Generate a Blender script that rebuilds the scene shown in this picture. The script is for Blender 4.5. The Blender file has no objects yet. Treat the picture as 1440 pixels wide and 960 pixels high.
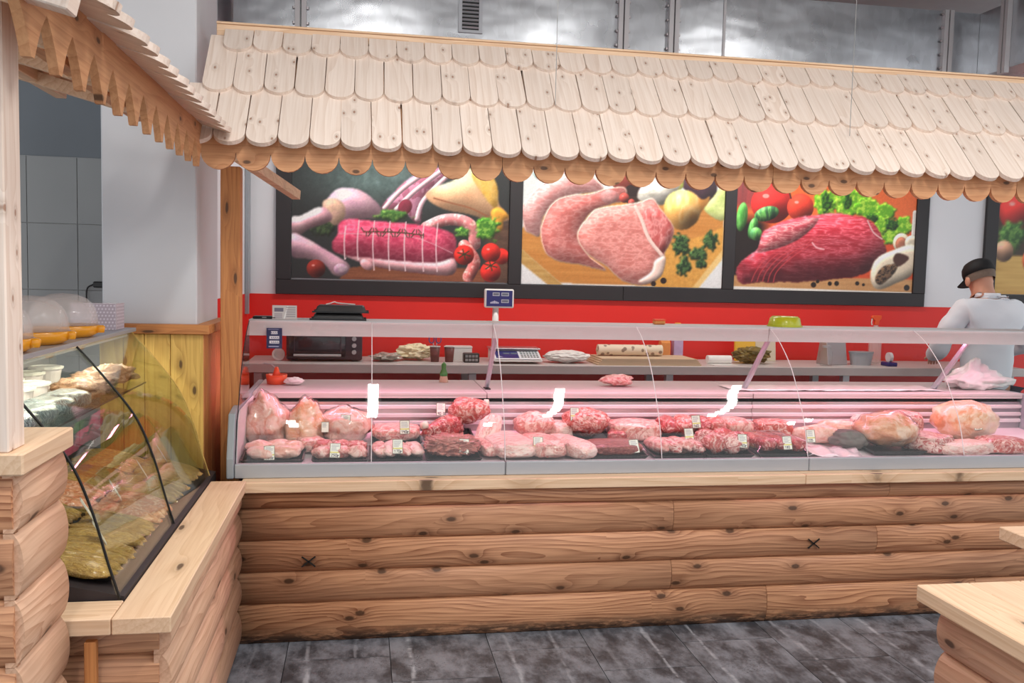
import bpy, bmesh, math, random
import numpy as np
from mathutils import Vector, Matrix, noise
PI = math.pi
sc = bpy.context.scene
COL = sc.collection

# ------------------------------------------------------------------ camera
cam_d = bpy.data.cameras.new('camera')
cam = bpy.data.objects.new('camera', cam_d); COL.objects.link(cam)
yaw, pitch, roll = math.radians(9.709), math.radians(-4.19), math.radians(1.396)
fw = Vector((math.sin(yaw)*math.cos(pitch), math.cos(yaw)*math.cos(pitch), math.sin(pitch)))
rt = Vector((math.cos(yaw), -math.sin(yaw), 0)); up = rt.cross(fw)
rt, up = rt*math.cos(roll)+up*math.sin(roll), up*math.cos(roll)-rt*math.sin(roll)
m = Matrix((rt, up, -fw)).transposed().to_4x4(); m.translation = (0, 0, 1.6)
cam.matrix_world = m
cam_d.sensor_width = 36.0; cam_d.lens = 36.0*1245.4/1440.0; cam_d.clip_start = 0.02
sc.camera = cam

# ------------------------------------------------------------------ world, exposure
w = bpy.data.worlds.new('world'); sc.world = w; w.use_nodes = True
w.node_tree.nodes['Background'].inputs[0].default_value = (0.95, 0.97, 1.0, 1)
w.node_tree.nodes['Background'].inputs[1].default_value = 1.0
sc.view_settings.view_transform = 'Standard'; sc.view_settings.look = 'None'
sc.view_settings.gamma = 1.0; sc.view_settings.use_curve_mapping = False
sc.view_settings.exposure = 0.1
LAMPS = [(-0.6, 0.5), (1.2, 0.3), (0.1, 2.0), (1.6, 1.9), (3.1, 2.0), (4.3, 0.6)]   # ceiling lamps, x y
LAMP_W = 26.0
CEIL = 3.62
FILL_W = 13.0

# ------------------------------------------------------------------ materials
MATS = {}
class NT:
    def __init__(s, name):
        s.m = bpy.data.materials.new(name); s.m.use_nodes = True
        s.t = s.m.node_tree; s.b = s.t.nodes['Principled BSDF']; s.out = s.t.nodes['Material Output']
    def n(s, typ, **kw):
        nd = s.t.nodes.new('ShaderNode'+typ)
        for k, v in kw.items():
            if k in nd.inputs: s.put(nd.inputs[k], v)
            else: setattr(nd, k, v)
        return nd
    def put(s, sock, v):
        if isinstance(v, bpy.types.NodeSocket): s.t.links.new(v, sock)
        elif hasattr(v, 'outputs'): s.t.links.new(v.outputs[0], sock)
        else: sock.default_value = v
    def math(s, op, a, b=None, c=None, clamp=False):
        nd = s.t.nodes.new('ShaderNodeMath'); nd.operation = op; nd.use_clamp = clamp
        for i, v in enumerate((a, b, c)):
            if v is not None: s.put(nd.inputs[i], v)
        return nd.outputs[0]
    def vmath(s, op, a, b=None):
        nd = s.t.nodes.new('ShaderNodeVectorMath'); nd.operation = op
        s.put(nd.inputs[0], a)
        if b is not None: s.put(nd.inputs[1], b)
        return nd.outputs[0]
    def mix(s, f, a, b):
        nd = s.t.nodes.new('ShaderNodeMix'); nd.data_type = 'RGBA'
        s.put(nd.inputs[0], f); s.put(nd.inputs[6], a); s.put(nd.inputs[7], b)
        return nd.outputs[2]
    def ss(s, v, lo, hi):
        nd = s.t.nodes.new('ShaderNodeMapRange'); nd.interpolation_type = 'SMOOTHSTEP'
        s.put(nd.inputs[0], v); nd.inputs[1].default_value = lo; nd.inputs[2].default_value = hi
        return nd.outputs[0]
    def noise(s, vec, scale, detail=2, rough=.5):
        nd = s.n('TexNoise'); s.put(nd.inputs['Vector'], vec)
        nd.inputs['Scale'].default_value = scale; nd.inputs['Detail'].default_value = detail
        nd.inputs['Roughness'].default_value = rough
        return nd.outputs[0]
    def coord(s):
        tc = s.n('TexCoord'); oi = s.n('ObjectInfo')
        off = s.vmath('MULTIPLY', oi.outputs['Random'], (13.1, 7.3, 5.7))
        return s.vmath('ADD', tc.outputs['Object'], off), tc.outputs['Object'], oi.outputs['Random']
    def bump(s, h, strength=.2, dist=.01):
        nd = s.n('Bump'); nd.inputs['Strength'].default_value = strength; nd.inputs['Distance'].default_value = dist
        s.put(nd.inputs['Height'], h); s.put(s.b.inputs['Normal'], nd.outputs[0])
    def set(s, **kw):
        for k, v in kw.items(): s.put(s.b.inputs[k.replace('_', ' ')], v)
        return s
def c4(c): return (c[0], c[1], c[2], 1)
def srgb(r, g, b):
    f = lambda v: ((v/255+.055)/1.055)**2.4 if v > 10 else v/255/12.92
    return (f(r), f(g), f(b))

def plain(name, col, rough=.5, metal=0, coat=0, var=.08, scale=8, bump=0, emit=None, trans=0, ior=1.45, alpha=1):
    t = NT(name); P, O, R = t.coord()
    nz = t.noise(P, scale, 3)
    f = t.math('MULTIPLY_ADD', nz, 2*var, 1-var)
    c = t.vmath('SCALE', c4(col)[:3]); c.node.inputs['Scale'].default_value = 1
    t.put(c.node.inputs['Scale'], f)
    t.put(t.b.inputs['Base Color'], c)
    t.set(Roughness=rough, Metallic=metal, Coat_Weight=coat, IOR=ior, Alpha=alpha)
    if trans: t.set(Transmission_Weight=trans)
    if bump: t.bump(t.noise(P, scale*4, 3), bump, .01)
    if emit: t.set(Emission_Color=c4(emit[0]), Emission_Strength=emit[1])
    MATS[name] = t.m
    return t.m

def wood(name, light, dark, knotc=(.06, .026, .012), ring=9, warp=5, ringf=.55, grain=.35, knots=.5, kscale=(2.6, 7, 7), rough=.55, bright=.16, dirt=False):
    t = NT(name); P, O, R = t.coord()
    sk = t.n('SeparateXYZ'); t.put(sk.inputs[0], t.vmath('MULTIPLY', P, kscale)); cb = t.n('CombineXYZ')
    t.put(cb.inputs[0], sk.outputs[0]); t.put(cb.inputs[1], sk.outputs[2] if kscale[1] < 1 else sk.outputs[1])
    vo = t.n('TexVoronoi', voronoi_dimensions='2D'); t.put(vo.inputs['Vector'], cb.outputs[0]); vo.inputs['Scale'].default_value = 1
    wob_ = t.noise(t.vmath('MULTIPLY', P, (30, 30, 30)), 1, 2)
    d = t.math('ADD', vo.outputs['Distance'], t.math('MULTIPLY_ADD', wob_, .06, -.03))
    sep = t.n('SeparateColor'); t.put(sep.inputs[0], vo.outputs['Color'])
    keep = t.math('LESS_THAN', sep.outputs[0], knots)
    n1 = t.noise(t.vmath('MULTIPLY', P, (.9, 6, 6)), 1, 2)
    s = t.n('SeparateXYZ'); t.put(s.inputs[0], P)
    near = t.math('MULTIPLY', keep, t.math('POWER', 2.718, t.math('MULTIPLY', d, -7.0)))
    r = t.math('ADD', t.math('MULTIPLY', s.outputs[2], ring), t.math('MULTIPLY', s.outputs[1], ring*.7))
    r = t.math('ADD', r, t.math('MULTIPLY', n1, warp))
    r = t.math('ADD', r, t.math('MULTIPLY', near, 3.0))
    fr = t.math('FRACT', r)
    fr = t.math('POWER', fr, 2.2)
    fine = t.noise(t.vmath('MULTIPLY', P, (4, 130, 130)), 1, 3)
    fac = t.math('ADD', t.math('MULTIPLY', fr, t.math('MULTIPLY_ADD', R, ringf*.8, ringf*.5)), t.math('MULTIPLY', t.ss(fine, .35, .7), grain), clamp=True)
    blotch = t.noise(t.vmath('MULTIPLY', P, (1.3, 4, 4)), 1.5, 3)
    base = t.mix(fac, c4(light), c4(dark))
    base = t.mix(t.math('MULTIPLY', t.ss(blotch, .5, .8), .45), base, c4([a*.82+b*.1 for a, b in zip(light, dark)]))
    halo = t.math('MULTIPLY', t.math('MULTIPLY', t.ss(d, .30, .08), keep), .35)
    base = t.mix(halo, base, c4([x*.6 for x in dark]))
    km = t.math('MULTIPLY', t.ss(d, .10, .05), keep)
    base = t.mix(t.math('MULTIPLY', km, .85), base, c4(knotc))
    if dirt:
        so = t.n('SeparateXYZ'); t.put(so.inputs[0], O)
        low = t.ss(so.outputs[2], .085, .015)
        dn = t.ss(t.noise(t.vmath('MULTIPLY', P, (6, 20, 20)), 1.6, 4, .7), .36, .58)
        base = t.mix(t.math('MULTIPLY', t.math('MULTIPLY', low, dn), .9), base, (.035, .022, .015, 1))
    vv = t.vmath('SCALE', base); t.put(vv.node.inputs['Scale'], t.math('MULTIPLY_ADD', R, bright, 1-bright/2))
    t.put(t.b.inputs['Base Color'], vv); t.set(Roughness=rough)
    t.bump(t.math('ADD', fine, t.math('MULTIPLY', fr, .6)), .12, .004)
    MATS[name] = t.m
    return t.m

wood('shingle_pine', srgb(232, 216, 204), srgb(208, 184, 166), srgb(150, 108, 84), ring=30, warp=5, ringf=.42, grain=.35, knots=.28, kscale=(10, 18, .4), bright=.12)
LOGC = dict(ring=48, warp=11, ringf=.62, grain=.38, knots=.62, bright=.26)
wood('log_pine', srgb(212, 158, 120), srgb(130, 76, 48), kscale=(3.7, .4, 7.5), **LOGC)
wood('log_pine_dirty', srgb(212, 158, 118), srgb(130, 76, 48), kscale=(3.7, .4, 7.5), dirt=True, **LOGC)
wood('log_pine_pale', srgb(222, 180, 150), srgb(176, 124, 92), ring=36, warp=8, ringf=.48, grain=.3, knots=.5, kscale=(3.2, .4, 7), bright=.14)
wood('board_pine', srgb(230, 198, 166), srgb(198, 154, 114), ring=30, warp=6, ringf=.42, grain=.3, knots=.4, kscale=(2.6, 9, .4), bright=.10)
wood('fascia_pine', srgb(208, 154, 110), srgb(172, 112, 70), ring=26, warp=5, ringf=.5, grain=.35, knots=.55, kscale=(5, .4, 10), bright=.08)
wood('warm_pine', srgb(206, 140, 82), srgb(160, 92, 46), ring=30, warp=4, ringf=.5, grain=.4, knots=.6, kscale=(3, .4, 12), bright=.14)
wood('yellow_pine', srgb(218, 180, 98), srgb(174, 128, 56), ring=26, warp=4, ringf=.45, grain=.3, knots=.6, kscale=(4, .4, 10), bright=.22)
plain('white_paint', srgb(226, 228, 232), .6, var=.04, scale=2)
plain('pillar_paint', srgb(205, 206, 210), .65, var=.07, scale=3, bump=.05)
plain('red_paint', srgb(226, 44, 36), .45, var=.05, scale=3)
plain('dark_frame', srgb(48, 46, 48), .5, var=.12, scale=6)
plain('grey_wall', srgb(120, 126, 132), .7, var=.15, scale=2)
plain('tile_grey', srgb(148, 150, 150), .25, var=.05, scale=3)
plain('tile_grout', srgb(172, 172, 170), .7)
plain('ceiling_grey', srgb(150, 150, 152), .8)
plain('steel', srgb(196, 190, 192), .3, metal=.85, var=.1, scale=5)
plain('steel_matt', srgb(190, 188, 190), .45, metal=.4, var=.05)
plain('alu', srgb(176, 180, 186), .38, metal=.3, var=.03)
plain('case_white', srgb(224, 214, 216), .4, var=.03)
plain('case_grey', srgb(150, 156, 162), .45, var=.03)
plain('black_plastic', srgb(26, 25, 27), .35, var=.1)
plain('black_seal', srgb(18, 18, 18), .5)
plain('dark_recess', srgb(52, 44, 46), .6)
plain('worktop', srgb(196, 186, 184), .4, var=.05)
plain('orange_plastic', srgb(238, 92, 48), .35)
plain('white_plastic', srgb(232, 230, 226), .4, var=.03)
plain('wire_grey', srgb(150, 150, 150), .4, metal=.5)
plain('pencil_black', srgb(30, 26, 22), .8)

def glass_mat(name, tint=(.97, .985, .975), ior=1.45, k=1.0, rough=.01):
    t = NT(name); t.t.nodes.remove(t.b)
    tr = t.n('BsdfTransparent', Color=c4(tint)); gl = t.n('BsdfGlossy', Roughness=rough)
    lw = t.n('LayerWeight', Blend=.5)                       # symmetric Schlick term, same from both sides
    fr = t.math('MULTIPLY_ADD', t.math('POWER', lw.outputs['Facing'], 5.0), .95, .035)
    mx = t.n('MixShader'); t.put(mx.inputs[0], t.math('MULTIPLY', fr, k)); t.put(mx.inputs[1], tr.outputs[0]); t.put(mx.inputs[2], gl.outputs[0])
    t.put(t.out.inputs[0], mx.outputs[0]); MATS[name] = t.m
    return t.m
glass_mat('glass', (.975, .985, .98), 1.5, 1.0)
glass_mat('glass_green', (.955, .98, .935), 1.5, 1.0)
glass_mat('film', (.97, .96, .96), 1.5, 1.3, .08)

# galvanised duct
t = NT('galvanised'); P, O, R = t.coord()
sp = t.n('TexVoronoi'); t.put(sp.inputs['Vector'], t.vmath('MULTIPLY', P, (30, 30, 14))); sp.inputs['Scale'].default_value = 1
big = t.noise(P, 1.6, 4, .6)
fac = t.math('ADD', t.math('MULTIPLY', sp.outputs['Color'], .14), t.math('MULTIPLY', big, .8), clamp=True)
t.put(t.b.inputs['Base Color'], t.mix(fac, c4(srgb(120, 122, 126)), c4(srgb(226, 230, 236))))
t.set(Metallic=.92); t.put(t.b.inputs['Roughness'], t.math('MULTIPLY_ADD', big, .2, .18))
t.bump(t.noise(t.vmath('MULTIPLY', P, (1.5, 1.5, 3)), 1.5, 2), .25, .03)
MATS['galvanised'] = t.m

# floor tile: dark slate with pale veins running along local Y
t = NT('slate_tile'); P, O, R = t.coord()
so = t.n('SeparateXYZ'); t.put(so.inputs[0], O)
wob = t.noise(t.vmath('MULTIPLY', P, (8, 2.2, 1)), 1.4, 4, .65)
x = t.math('ADD', so.outputs[0], t.math('MULTIPLY', t.math('SUBTRACT', wob, .5), .07))
def vein(x0, wd):
    return t.ss(t.math('ABSOLUTE', t.math('SUBTRACT', x, x0)), wd, 0.0)
v1 = vein(-.13, .016); v2 = vein(.075, .012)
gate = t.ss(t.noise(t.vmath('MULTIPLY', P, (2, 9, 1)), 1.2, 3, .7), .34, .56)
veins = t.math('MULTIPLY', t.math('ADD', t.math('MULTIPLY', v1, t.math('MULTIPLY_ADD', R, .7, .25)), t.math('MULTIPLY', v2, t.math('SUBTRACT', .75, t.math('MULTIPLY', R, .7)))), gate, clamp=True)
cl = t.noise(t.vmath('MULTIPLY', P, (5, 3, 1)), 1.6, 6, .68)
base = t.mix(t.ss(cl, .34, .68), c4(srgb(62, 64, 70)), c4(srgb(140, 143, 152)))
crk = t.n('TexVoronoi', feature='DISTANCE_TO_EDGE'); crk.inputs['Scale'].default_value = 7
t.put(crk.inputs['Vector'], t.vmath('ADD', P, t.vmath('SCALE', t.n('TexNoise', Scale=6.0, Detail=4.0).outputs['Color'])))
cm = t.math('MULTIPLY', t.ss(crk.outputs[0], .03, .0), t.ss(t.noise(P, 5, 3), .5, .62))
base = t.mix(t.math('MULTIPLY', cm, .85), base, c4(srgb(20, 20, 24)))
base = t.mix(t.math('MULTIPLY', veins, .75), base, c4(srgb(196, 198, 206)))
t.put(t.b.inputs['Base Color'], base); t.set(Roughness=.38)
t.bump(cl, .25, .006); MATS['slate_tile'] = t.m
plain('floor_grout', srgb(30, 30, 33), .8)

# colour-attribute print
t = NT('print'); a = t.n('VertexColor'); a.layer_name = 'Col'
t.put(t.b.inputs['Base Color'], a.outputs[0]); t.set(Roughness=.4); MATS['print'] = t.m

# ------------------------------------------------------------------ mesh helpers
class MB:
    def __init__(s): s.v = []; s.f = []
    def add(s, vs, fs):
        o = len(s.v); s.v += [tuple(p) for p in vs]; s.f += [tuple(i+o for i in q) for q in fs]; return s
    def box(s, lo, hi, M=None):
        vs = [(x, y, z) for x in (lo[0], hi[0]) for y in (lo[1], hi[1]) for z in (lo[2], hi[2])]
        if M: vs = [M @ Vector(p) for p in vs]
        return s.add(vs, [(0, 1, 3, 2), (4, 6, 7, 5), (0, 4, 5, 1), (2, 3, 7, 6), (0, 2, 6, 4), (1, 5, 7, 3)])
    def prism(s, poly, a, b, axis='x'):
        n = len(poly); vs = []
        for t_ in (a, b):
            for (p, q) in poly:
                vs.append((t_, p, q) if axis == 'x' else (p, t_, q) if axis == 'y' else (p, q, t_))
        fs = [tuple(range(n))[::-1], tuple(range(n, 2*n))] + [(i, (i+1) % n, n+(i+1) % n, n+i) for i in range(n)]
        return s.add(vs, fs)
    def strip(s, prof, a, b, axis='x'):            # open sheet
        n = len(prof); vs = []
        for t_ in (a, b):
            for (p, q) in prof: vs.append((t_, p, q) if axis == 'x' else (p, t_, q))
        return s.add(vs, [(i, i+1, n+i+1, n+i) for i in range(n-1)])
    def tube(s, pts, r, seg=8, caps=True):
        pts = [Vector(p) for p in pts]; n = len(pts); rs = r if isinstance(r, (list, tuple)) else [r]*n
        vs = []; ref = None
        for i, p in enumerate(pts):
            d = (pts[min(i+1, n-1)]-pts[max(i-1, 0)]).normalized()
            if ref is None: ref = d.orthogonal().normalized()
            ref = (ref - d*ref.dot(d)).normalized(); q = d.cross(ref)
            for k in range(seg):
                a = 2*PI*k/seg; vs.append(p + (ref*math.cos(a)+q*math.sin(a))*rs[i])
        fs = [(i*seg+k, i*seg+(k+1) % seg, (i+1)*seg+(k+1) % seg, (i+1)*seg+k) for i in range(n-1) for k in range(seg)]
        if caps: fs += [tuple(range(seg))[::-1], tuple(range((n-1)*seg, n*seg))]
        return s.add(vs, fs)
    def lathe(s, prof, seg=24, c=(0, 0, 0), sx=1, sy=1, wav=None):
        vs = []
        for (r, z) in prof:
            for k in range(seg):
                a = 2*PI*k/seg; rr = r*(wav(a, z) if wav else 1)
                vs.append((c[0]+rr*math.cos(a)*sx, c[1]+rr*math.sin(a)*sy, c[2]+z))
        n = len(prof)
        fs = [(i*seg+k, i*seg+(k+1) % seg, (i+1)*seg+(k+1) % seg, (i+1)*seg+k) for i in range(n-1) for k in range(seg)]
        if prof[0][0] > 1e-6: fs.append(tuple(range(seg))[::-1])
        if prof[-1][0] > 1e-6: fs.append(tuple(range((n-1)*seg, n*seg)))
        return s.add(vs, fs)
    def mesh(s, name, mat, smooth=False):
        me = bpy.data.meshes.new(name); me.from_pydata(s.v, [], s.f); me.update()
        bm = bmesh.new(); bm.from_mesh(me); bmesh.ops.remove_doubles(bm, verts=bm.verts, dist=1e-6)
        bmesh.ops.recalc_face_normals(bm, faces=bm.faces); bm.to_mesh(me); bm.free()
        if mat: me.materials.append(MATS[mat])
        if smooth: me.polygons.foreach_set('use_smooth', [True]*len(me.polygons))
        return me
def link(name, me, parent=None, loc=None, rot=None, scl=None):
    o = bpy.data.objects.new(name, me); COL.objects.link(o)
    if parent: o.parent = parent
    if loc: o.location = loc
    if rot: o.rotation_euler = rot
    if scl: o.scale = scl
    return o
def tag(o, label=None, cat=None, group=None, kind=None):
    if label: o['label'] = label
    if cat: o['category'] = cat
    if group: o['group'] = group
    if kind: o['kind'] = kind
    return o
def thing(name, label, cat, loc=(0, 0, 0), rotz=0, group=None):
    o = link(name, None, None, loc, (0, 0, rotz)); o.empty_display_size = .05
    return tag(o, label, cat, group)
def part(name, mb, mat, parent=None, bevel=0, smooth=False, loc=None, rot=None, seg=1):
    o = link(name, mb.mesh(name, mat, smooth), parent, loc, rot)
    if bevel:
        b = o.modifiers.new('bevel', 'BEVEL'); b.width = bevel; b.segments = seg; b.limit_method = 'ANGLE'
    return o
def solid(o, th, off=-1):
    s_ = o.modifiers.new('solid', 'SOLIDIFY'); s_.thickness = th; s_.offset = off; return o
def box(lo, hi): return MB().box(lo, hi)
def struct(name, mb, mat, **k):
    return tag(part(name, mb, mat, **k), kind='structure')
rnd = random.Random(7)
# ================================================================== SETTING
fl = struct('floor', box((-4.2, -1.5, -.06), (6.5, 6.6, -.012)), 'floor_grout')
TX0, TW, TL = -.292, .4285, .483
tile_me = box((-TW/2+.0016, -TL/2+.0016, -.012), (TW/2-.0016, TL/2-.0016, 0)).mesh('tile', 'slate_tile')
for i in range(-4, 15):
    jy = 3.64 if i % 2 == 0 else 3.40
    for k in range(-5, 7):
        cx, cy = TX0+TW*(i+.5), jy+TL*(k+.5)
        if cy < 1.0 or cy > 6.4: continue
        link('tile', tile_me, fl, (cx, cy, 0), (0, 0, 0))
ceil_o = struct('ceiling', box((-4.2, -1.5, CEIL), (6.5, 6.6, CEIL+.08)), 'ceiling_grey')
struct('wall_back', box((-.86, 6.5, 1.437), (6.5, 6.6, CEIL)), 'white_paint')
struct('trim_1', box((-.86, 6.497, 0), (6.5, 6.6, 1.437)), 'red_paint')
struct('wall_left', box((-.86, 4.56, 1.437), (-.79, 6.5, CEIL)), 'white_paint')
struct('trim_2', box((-.86, 4.56, 0), (-.788, 6.5, 1.437)), 'red_paint')
struct('trim_3', MB().box((-.787, 6.30, 1.3), (-.765, 6.36, CEIL)).box((-.787, 6.44, 1.437), (-.775, 6.497, CEIL)), 'case_grey')
struct('wall_pillar', box((-1.085, 4.0, 0), (-.70, 4.56, CEIL)), 'pillar_paint', bevel=.006)
wt = struct('wall_tiled', box((-4.2, 5.05, 0), (-1.0, 5.15, 2.17)), 'tile_grout')
tm = box((.0015, -.008, .0015), (.2455, 0, .3465)).mesh('wall_tile', 'tile_grey')
for i in range(12):
    for k in range(7):
        z0 = 2.17-.349*(k+1)
        if z0 < -.35: continue
        link('wall_tile', tm, wt, (-1.486-.248*(i-1), 5.05, z0), None)
struct('wall_upper', box((-4.2, 5.05, 2.17), (-1.0, 5.15, CEIL)), 'grey_wall')

# ceiling lamps
for i, (x, y) in enumerate(LAMPS):
    lb = ['long white ceiling strip light, nearest and furthest left', 'long white ceiling strip light, nearest and on the right', 'long white ceiling strip light above the left display case',
          'long white ceiling strip light above the middle of the butcher counter', 'long white ceiling strip light above the right part of the butcher counter', 'long white ceiling strip light furthest right'][i]
    t_ = thing('ceiling_lamp', lb, 'ceiling lamp', (x, y, CEIL), 0, 'ceiling strip lights')
    part('housing', box((-.06, -.52, -.04), (.06, .52, 0)), 'white_plastic', t_)
    d = bpy.data.materials.get('lamp_diffuser') or plain('lamp_diffuser', (.9, .9, .9), .5, emit=((1, .98, .95), 6.0))
    part('diffuser', box((-.04, -.5, -.052), (.04, .5, -.0401)), 'lamp_diffuser', t_)
    la = bpy.data.lights.new('lamp_light', 'AREA'); la.shape = 'RECTANGLE'; la.size = .08; la.size_y = 1.0; la.energy = LAMP_W; la.color = (1, .97, .93)
    lo = bpy.data.objects.new('lamp_light', la); COL.objects.link(lo); lo.parent = t_; lo.location = (0, 0, -.056)

# ---- ventilation duct
DZ0, DZ1, DY = 2.888, 3.27, 5.0
du = thing('air_duct', 'long galvanised steel ventilation duct above the shingle roof', 'air duct', (0, 0, 0))
segs = [(-.69, -.338), (-.338, 1.45), (1.45, 1.75), (1.75, 2.065), (2.065, 3.487), (3.487, 4.4)]
for a, b in segs:
    part('duct_section', box((a+.002, DY, DZ0), (b-.002, DY+.7, DZ1)), 'galvanised', du)
for x in (-.338, 1.45, 1.75, 3.487):
    fo = part('flange', MB().box((x-.03, DY-.03, DZ0-.03), (x-.004, DY-.0005, DZ1)).box((x+.004, DY-.03, DZ0-.03), (x+.03, DY-.0005, DZ1)), 'steel_matt', du)
    bl = MB()
    for k in range(5):
        for sx in (-.036, .036): bl.lathe([(0, -.006), (.008, -.006), (.008, .006), (0, .006)], 6, (x+sx, DY-.012, DZ0+.04+k*.08))
    tag(part('bolts', bl, 'steel', fo), kind='stuff')
part('seam', box((2.055, DY-.006, DZ0), (2.07, DY-.0005, DZ1)), 'steel_matt', du)
br = part('branch_duct', box((3.712, 3.3, DZ0), (4.4, DY-.002, DZ1)), 'galvanised', du)
part('flange', MB().box((3.68, 4.72, DZ0-.03), (3.711, 4.745, DZ1+.02)).box((3.68, 4.755, DZ0-.03), (3.711, 4.78, DZ1+.02)), 'steel_matt', du)
vg = part('vent_grille', MB().box((.51, DY-.012, 2.94), (.53, DY-.0005, 3.2)).box((.624, DY-.012, 2.94), (.644, DY-.0005, 3.2)).box((.53, DY-.012, 2.94), (.624, DY-.0005, 2.955)).box((.53, DY-.012, 3.185), (.624, DY-.0005, 3.2)), 'alu', du)
part('vent_back', box((.53, DY-.004, 2.955), (.624, DY-.0006, 3.185)), 'black_seal', vg)
for k in range(11):
    part('slat', MB().box((-.047, -.006, -.0012), (.047, .006, .0012)), 'alu', vg, loc=(.577, DY-.0115, 2.968+k*.0205), rot=(math.radians(-38), 0, 0))
wi_me = MB().tube([(0, 0, 0), (0, 0, 1)], .0016, 6).mesh('wire', 'wire_grey')
for (x, y, z, lb) in ((.814, 3.80, 2.34, 'thin steel suspension wire holding the middle of the shingle roof'), (2.166, 3.75, 2.27, 'thin steel suspension wire holding the right part of the shingle roof')):
    o = link('suspension_wire', wi_me, None, (x, y, z), None, (1, 1, CEIL-z)); tag(o, lb, 'wire', 'roof suspension wires')

# ================================================================== LOG COUNTERS
_logc = {}
def log_mesh(L, h, mat, bul=.024):
    key = (round(L, 3), round(h, 3), mat, bul)
    if key not in _logc:
        n = 9; prof = [(.02, .001)]
        for k in range(n+1):
            u = k/n; prof.append((-bul*(math.sin(PI*u)**.62), .001+u*(h-.002)))
        prof.append((.02, h-.001))
        me = MB().prism(prof, .0012, L-.0012, 'x').mesh('log', mat, False)
        for p in me.polygons: p.use_smooth = abs(p.normal.x) < .5 and p.normal.y < .5
        _logc[key] = me
    return _logc[key]
def logs(parent, p0, ang, L, rows, joints=None, mat='log_pine', bul=.024, matrow=None):
    """rows: list of z edges bottom->top; joints: {row: [x,...]}; face looks to local -Y"""
    dx, dy = math.cos(ang), math.sin(ang)
    for i in range(len(rows)-1):
        cuts = [0]+list((joints or {}).get(i, []))+[L]
        for a, b in zip(cuts[:-1], cuts[1:]):
            mm = (matrow or {}).get(i, mat)
            link('log', log_mesh(b-a, rows[i+1]-rows[i], mm, bul), parent, (p0[0]+dx*a, p0[1]+dy*a, rows[i]), (0, 0, ang))
ROWS = [0, .173, .312, .45, .59, .669]
def board(name, lo, hi, mat, parent, bevel=.003):
    '''a board whose local X (the grain) runs along its longer side'''
    lx, ly, lz = (hi[i]-lo[i] for i in range(3)); c = [(lo[i]+hi[i])/2 for i in range(3)]
    if ly > lx and ly >= lz: r = (0, 0, PI/2); d = (ly, lx, lz)
    elif lz > lx: r = (0, -PI/2, 0); d = (lz, ly, lx)
    else: r = (0, 0, 0); d = (lx, ly, lz)
    return part(name, box([-q/2 for q in d], [q/2 for q in d]), mat, parent, bevel=bevel, loc=c, rot=r)
# main counter
mc = thing('log_counter', 'long log-clad butcher counter base under the glass meat case', 'counter')
X0, X1 = -.52, 3.75
part('carcass', box((X0, 3.853, .0), (X1, 4.45, .669)), 'dark_recess', mc)
logs(mc, (X0, 3.83, 0), 0, X1-X0, ROWS, {0: [1.9+.52, 3.0+.52], 1: [1.424-X0], 2: [2.45-X0], 3: [1.424-X0], 4: [2.5-X0]}, matrow={0: 'log_pine_dirty'})
for a, b in ((X0+.03, 2.05), (2.05, X1)):
    board('ledge_board', (a+.001, 3.775, .669), (b-.001, 3.90, .714), 'board_pine', mc, .003)
for (cx, cz) in ((-.21, .362), (2.12, .378)):
    mk = MB()
    for s in (-1, 1):
        M = Matrix.Translation((cx, 3.8005, cz)) @ Matrix.Rotation(s*math.radians(38), 4, 'Y')
        mk.box((-.036, -.0012, -.0025), (.036, .004, .0025), M)
    part('pencil_cross', mk, 'pencil_black', mc)
# left counter (runs towards the viewer)
lc = thing('log_counter', 'log-clad counter on the left running towards the viewer, topped by pale boards', 'counter')
part('carcass', box((-1.3, 2.41, 0), (-.525, 3.80, .675)), 'dark_recess', lc)
logs(lc, (-.505, 2.372, 0), PI/2, 3.775-2.372, ROWS[:5]+[.676], mat='log_pine_pale')
logs(lc, (-.93, 2.388, 0), 0, .42, ROWS[:5]+[.676], mat='log_pine')
for (a, b) in (((-.61, 2.30), (-.467, 3.79)), ((-.93, 2.30), (-.612, 2.43))):
    board('top_board', (a[0], a[1], .676), (b[0], b[1], .72), 'board_pine', lc, .003)
st = thing('wooden_stake', 'short upright wooden stake leaning against the near end of the left counter', 'stake', (-.665, 2.325, 0))
board('stick', (-.014, -.012, 0), (.014, .012, .655), 'warm_pine', st, .002)
# pedestal with roof post
pe = thing('log_pedestal', 'tall log-clad corner pedestal in the left foreground', 'pedestal')
PR = [0.0, .15, .297, .444, .59, .737, .885, 1.03, 1.16]
part('core', box((-1.25, 2.005, 0), (-.735, 2.275, 1.16)), 'dark_recess', pe)
logs(pe, (-.722, 1.99, 0), PI/2, .295, PR, mat='log_pine_pale', bul=.02)
logs(pe, (-1.25, 1.998, 0), 0, .53, PR, mat='log_pine', bul=.02)
board('cap_board', (-.88, 1.962, 1.16), (-.69, 2.292, 1.208), 'board_pine', pe, .004)
board('cap_board', (-1.3, 1.962, 1.16), (-.882, 2.292, 1.208), 'board_pine', pe, .004)
po = thing('roof_post', 'pale square wooden post standing on the left log pedestal', 'post', (-.77, 2.015, 1.208))
board('shaft', (-.05, -.045, 0), (.05, .045, .985), 'shingle_pine', po, .003)
po = thing('roof_post', 'square pine post between the pillar and the meat case', 'post', (-.57, 4.1, 0))
board('shaft', (-.042, -.04, 0), (.042, .04, 2.05), 'warm_pine', po, .003)
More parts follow.
